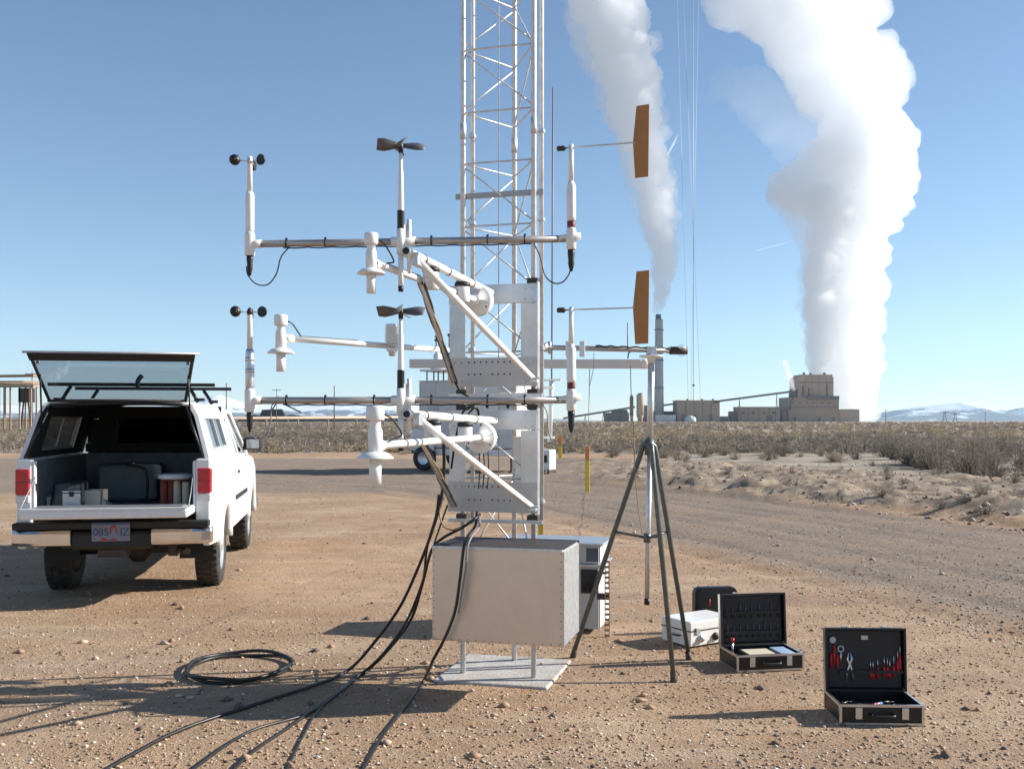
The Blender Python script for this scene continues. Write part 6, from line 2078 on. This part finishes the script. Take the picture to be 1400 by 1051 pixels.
def shrub_tris(r, n_twig, n_leaf, w=1.0, h=0.75, tw=0.010, lf=0.035):
    """open dome of twigs and little leaf clumps, unit radius about 0.5 m"""
    vs, fs = [], []
    ends = []
    for i in range(n_twig):
        az = r.uniform(0, 2 * math.pi)
        el = math.acos(r.uniform(0.05, 1.0))
        L_ = r.uniform(0.65, 1.05)
        d = Vector((math.cos(az) * math.sin(el) * w * .5, math.sin(az) * math.sin(el) * w * .5, math.cos(el) * h + .06)) * L_
        b0 = Vector((math.cos(az) * .06, math.sin(az) * .06, -.03))
        mid = b0.lerp(d, .5) + Vector((r.gauss(0, .03), r.gauss(0, .03), .04))
        sd = Vector((-math.sin(az), math.cos(az), r.uniform(-.4, .4))) * tw
        k = len(vs)
        vs += [b0 - sd, b0 + sd, mid + sd * .8, mid - sd * .8, d]
        fs += [(k, k + 1, k + 2), (k, k + 2, k + 3), (k + 3, k + 2, k + 4)]
        ends.append((b0, mid, d))
    for i in range(n_leaf):
        b0, mid, d = r.choice(ends)
        f = r.uniform(.45, 1.0)
        p = mid.lerp(d, f) if f > .5 else b0.lerp(mid, .5 + f * .5)
        p = p + Vector((r.gauss(0, .03), r.gauss(0, .03), r.gauss(0, .025)))
        e1 = Vector((r.gauss(0, 1), r.gauss(0, 1), r.gauss(0, 1))).normalized()
        e2 = e1.cross(Vector((r.gauss(0, 1), r.gauss(0, 1), r.gauss(0, 1)))).normalized()
        s_ = lf * r.uniform(.6, 1.5)
        k = len(vs)
        vs += [p - e1 * s_, p + e2 * s_ * .45, p + e1 * s_]
        fs += [(k, k + 1, k + 2)]
    return vs, fs


protos = []
for k in range(6):
    vs, fs = shrub_tris(random.Random(40 + k), 95, 520, 1.0, 0.62 + .06 * (k % 3))
    me = bpy.data.meshes.new('sagebrush')
    me.from_pydata([tuple(p) for p in vs], [], fs)
    me.materials.append(M['sage' if k < 4 else 'sage_dark'])
    protos.append(me)


def shrub(x, y, sc, k, label, grp):
    o = bpy.data.objects.new('sagebrush', protos[k])
    col.objects.link(o)
    o.location = (x, y, gz(x, y) - .02)
    o.rotation_euler = (0, 0, random.uniform(0, 6.28))
    o.scale = (sc * random.uniform(.9, 1.15), sc * random.uniform(.9, 1.15), sc * random.uniform(.85, 1.15))
    tag(o, label, 'shrub', grp)


rs = random.Random(21)
n_ind = 0
spots = []
# the big dark clump past the end of the pale soil
for i in range(62):
    u, v = rs.uniform(1205, 1500), rs.uniform(604, 662)
    v = min(v, 612 + (u - 1190) * .26 + 8) if u < 1400 else v
    p = gnd(u, v)
    spots.append((p.x, p.y, rs.uniform(.7, 1.45), rs.choice((4, 5, 4, 5, 1)), 'dark shaggy sagebrush in the dense thicket past the pale heaped soil', 'sagebrush thicket'))
for i in range(95):
    u, v = rs.uniform(830, 1420), rs.uniform(602, 634)
    p = gnd(u, v)
    spots.append((p.x, p.y, rs.uniform(.45, .95), rs.randrange(6), 'grey-brown sagebrush along the far rim of pale soil', 'sagebrush along the pale soil'))
for i in range(75):
    u, v = rs.uniform(860, 1400), rs.uniform(636, 715)
    p = gnd(u, v)
    if road_dist(np.array([p.x]), np.array([p.y]))[0] < 3.4: continue
    spots.append((p.x, p.y, rs.uniform(.12, .42), rs.choice((4, 5, 5, 0)), 'tiny dry shrub scattered on the pale heaped soil', 'tiny shrubs on the pale soil'))
for i in range(105):
    u, v = rs.uniform(-40, 640), rs.uniform(590, 614)
    p = gnd(u, v)
    spots.append((p.x, p.y, rs.uniform(.5, 1.2), rs.randrange(6), 'grey-brown sagebrush on the plain between truck and trailer', 'sagebrush behind the truck'))
for sp in spots: shrub(*sp)
# the rest of the scrub, as one mass
vs_all, fs_all, base = [], [], 0
lows = []
for k in range(10):
    v_, f_ = shrub_tris(random.Random(80 + k), 14, 46, 1.0, .55, .03, .10)
    lows.append((np.array([tuple(p) for p in v_]), np.array(f_)))
N_S = 10500
yy = 48 * (900 / 48) ** rng.random(N_S)
uu = rng.uniform(-150, 1550, N_S)
xx = (uu - CX) / F * yy
zz = terrain(xx, yy) * (1 - sstep(300, 900, np.hypot(xx, yy)))
for i in range(N_S):
    v_, f_ = lows[i % 10]
    sc = rng.uniform(.42, 1.08) * (1 + yy[i] / 500)
    a = rng.uniform(0, 6.28)
    ca, sa = math.cos(a), math.sin(a)
    w_ = v_ * sc * np.array([1.25, 1.25, .9])
    w_ = np.stack([w_[:, 0] * ca - w_[:, 1] * sa + xx[i], w_[:, 0] * sa + w_[:, 1] * ca + yy[i], w_[:, 2] + zz[i]], 1)
    vs_all.append(w_); fs_all.append(f_ + base); base += len(w_)
V_, F_ = np.vstack(vs_all), np.vstack(fs_all)
me = bpy.data.meshes.new('scrub')
me.vertices.add(len(V_)); me.vertices.foreach_set('co', V_.astype(np.float32).ravel())
me.loops.add(len(F_) * 3); me.loops.foreach_set('vertex_index', F_.astype(np.int32).ravel())
me.polygons.add(len(F_)); me.polygons.foreach_set('loop_start', np.arange(0, len(F_) * 3, 3, dtype=np.int32)); me.polygons.foreach_set('loop_total', np.full(len(F_), 3, np.int32))
me.update(calc_edges=True)
M['sage_gold'] = foliage_mat('dry_grass', (0.24, 0.19, 0.115), (0.46, 0.375, 0.24))
for q in ('sage', 'sage_dark', 'sage_gold', 'sage'): me.materials.append(M[q])
pick = np.digitize(fbm(xx * .05, yy * .03, 3, 77) + rng.normal(0, .09, N_S), [.40, .52, .60])
nf_ = np.array([len(lows[i % 10][1]) for i in range(N_S)])
me.polygons.foreach_set('material_index', np.repeat(np.array([1, 0, 3, 2])[pick], nf_).astype(np.int32))
o = bpy.data.objects.new('scrub', me); col.objects.link(o)
o['kind'] = 'stuff'
o['label'] = 'low grey-brown sagebrush scrub covering the plain to the horizon'

# ------------------------------------------------------------------ stones on the ground
def stones(name, label, n, ulo, uhi, vlo, vhi, smin, smax, mats, seed, power=1.0, keep=None):
    r = np.random.default_rng(seed)
    oc_v = np.array([(1, 0, 0), (-1, 0, 0), (0, 1, 0), (0, -1, 0), (0, 0, 1), (0, 0, -1)], float)
    oc_f = np.array([(0, 2, 4), (2, 1, 4), (1, 3, 4), (3, 0, 4), (2, 0, 5), (1, 2, 5), (3, 1, 5), (0, 3, 5)])
    u = r.uniform(ulo, uhi, n)
    v = vlo + (vhi - vlo) * r.random(n) ** power
    y = H * F / (v - HOR)
    x = (u - CX) / F * y
    if keep is not None:
        k = keep(x, y); x, y = x[k], y[k]; n = len(x)
    z = terrain(x, y)
    s = smin * (smax / smin) ** (r.random(n) ** 2.2)
    V = []
    a = r.uniform(0, 6.28, n)
    jit = r.uniform(.6, 1.35, (n, 6, 1))
    v_ = oc_v[None] * jit * s[:, None, None] * np.array([1.15, .9, .62])
    ca, sa = np.cos(a)[:, None], np.sin(a)[:, None]
    V = np.stack([v_[:, :, 0] * ca - v_[:, :, 1] * sa + x[:, None], v_[:, :, 0] * sa + v_[:, :, 1] * ca + y[:, None], v_[:, :, 2] + z[:, None] + s[:, None] * .22], -1).reshape(-1, 3)
    Fc = (oc_f[None] + (np.arange(n) * 6)[:, None, None]).reshape(-1, 3)
    me = bpy.data.meshes.new(name)
    me.vertices.add(len(V)); me.vertices.foreach_set('co', V.astype(np.float32).ravel())
    me.loops.add(len(Fc) * 3); me.loops.foreach_set('vertex_index', Fc.astype(np.int32).ravel())
    me.polygons.add(len(Fc)); me.polygons.foreach_set('loop_start', np.arange(0, len(Fc) * 3, 3, dtype=np.int32)); me.polygons.foreach_set('loop_total', np.full(len(Fc), 3, np.int32))
    for q in mats: me.materials.append(M[q])
    me.polygons.foreach_set('material_index', np.repeat(r.integers(0, len(mats), n), 8).astype(np.int32))
    me.update(calc_edges=True)
    o = bpy.data.objects.new(name, me); col.objects.link(o)
    o['kind'] = 'stuff'
    o['label'] = label


M['stone_pale'] = mat('pale_stone', (0.66, 0.58, 0.48), 0.9, var=.2, scale=4)
M['stone_tan'] = mat('tan_stone', (0.48, 0.36, 0.26), 0.9, var=.25, scale=4)
M['stone_dark'] = mat('dark_stone', (0.13, 0.10, 0.08), 0.9, var=.3, scale=4)
M['stone_brown'] = mat('brown_stone', (0.36, 0.235, 0.15), 0.9, var=.3, scale=4)
M['stone_grey'] = mat('grey_stone', (0.27, 0.24, 0.215), 0.9, var=.3, scale=4)
off_road = lambda x, y: road_dist(x, y) > 2.6 + 0 * x
on_road = lambda x, y: road_dist(x, y) < 3.6
stones('pebbles', 'loose tan and pale pebbles strewn over the bare foreground', 42000, -80, 1480, 640, 1075, 0.0025, .014, ['stone_tan', 'stone_tan', 'stone_brown', 'stone_dark', 'stone_brown', 'stone_brown', 'stone_tan', 'stone_pale'], 5, 1.0, off_road)
stones('stones', 'scattered larger half sunk stones on the bare foreground', 450, -80, 1480, 650, 1075, .010, .040, ['stone_tan', 'stone_brown', 'stone_dark', 'stone_brown'], 15, 1.0)
stones('gravel', 'grey gravel stones loose on the track surface', 24000, 600, 1480, 640, 1075, .004, .018, ['stone_grey', 'stone_pale', 'stone_grey', 'stone_dark', 'stone_tan'], 6, .8, on_road)
stones('clods', 'clods and dark debris scattered over the heaped soil', 2200, 840, 1480, 628, 730, .012, .060, ['stone_tan', 'stone_pale', 'stone_dark', 'stone_grey'], 8, 1.0, off_road)
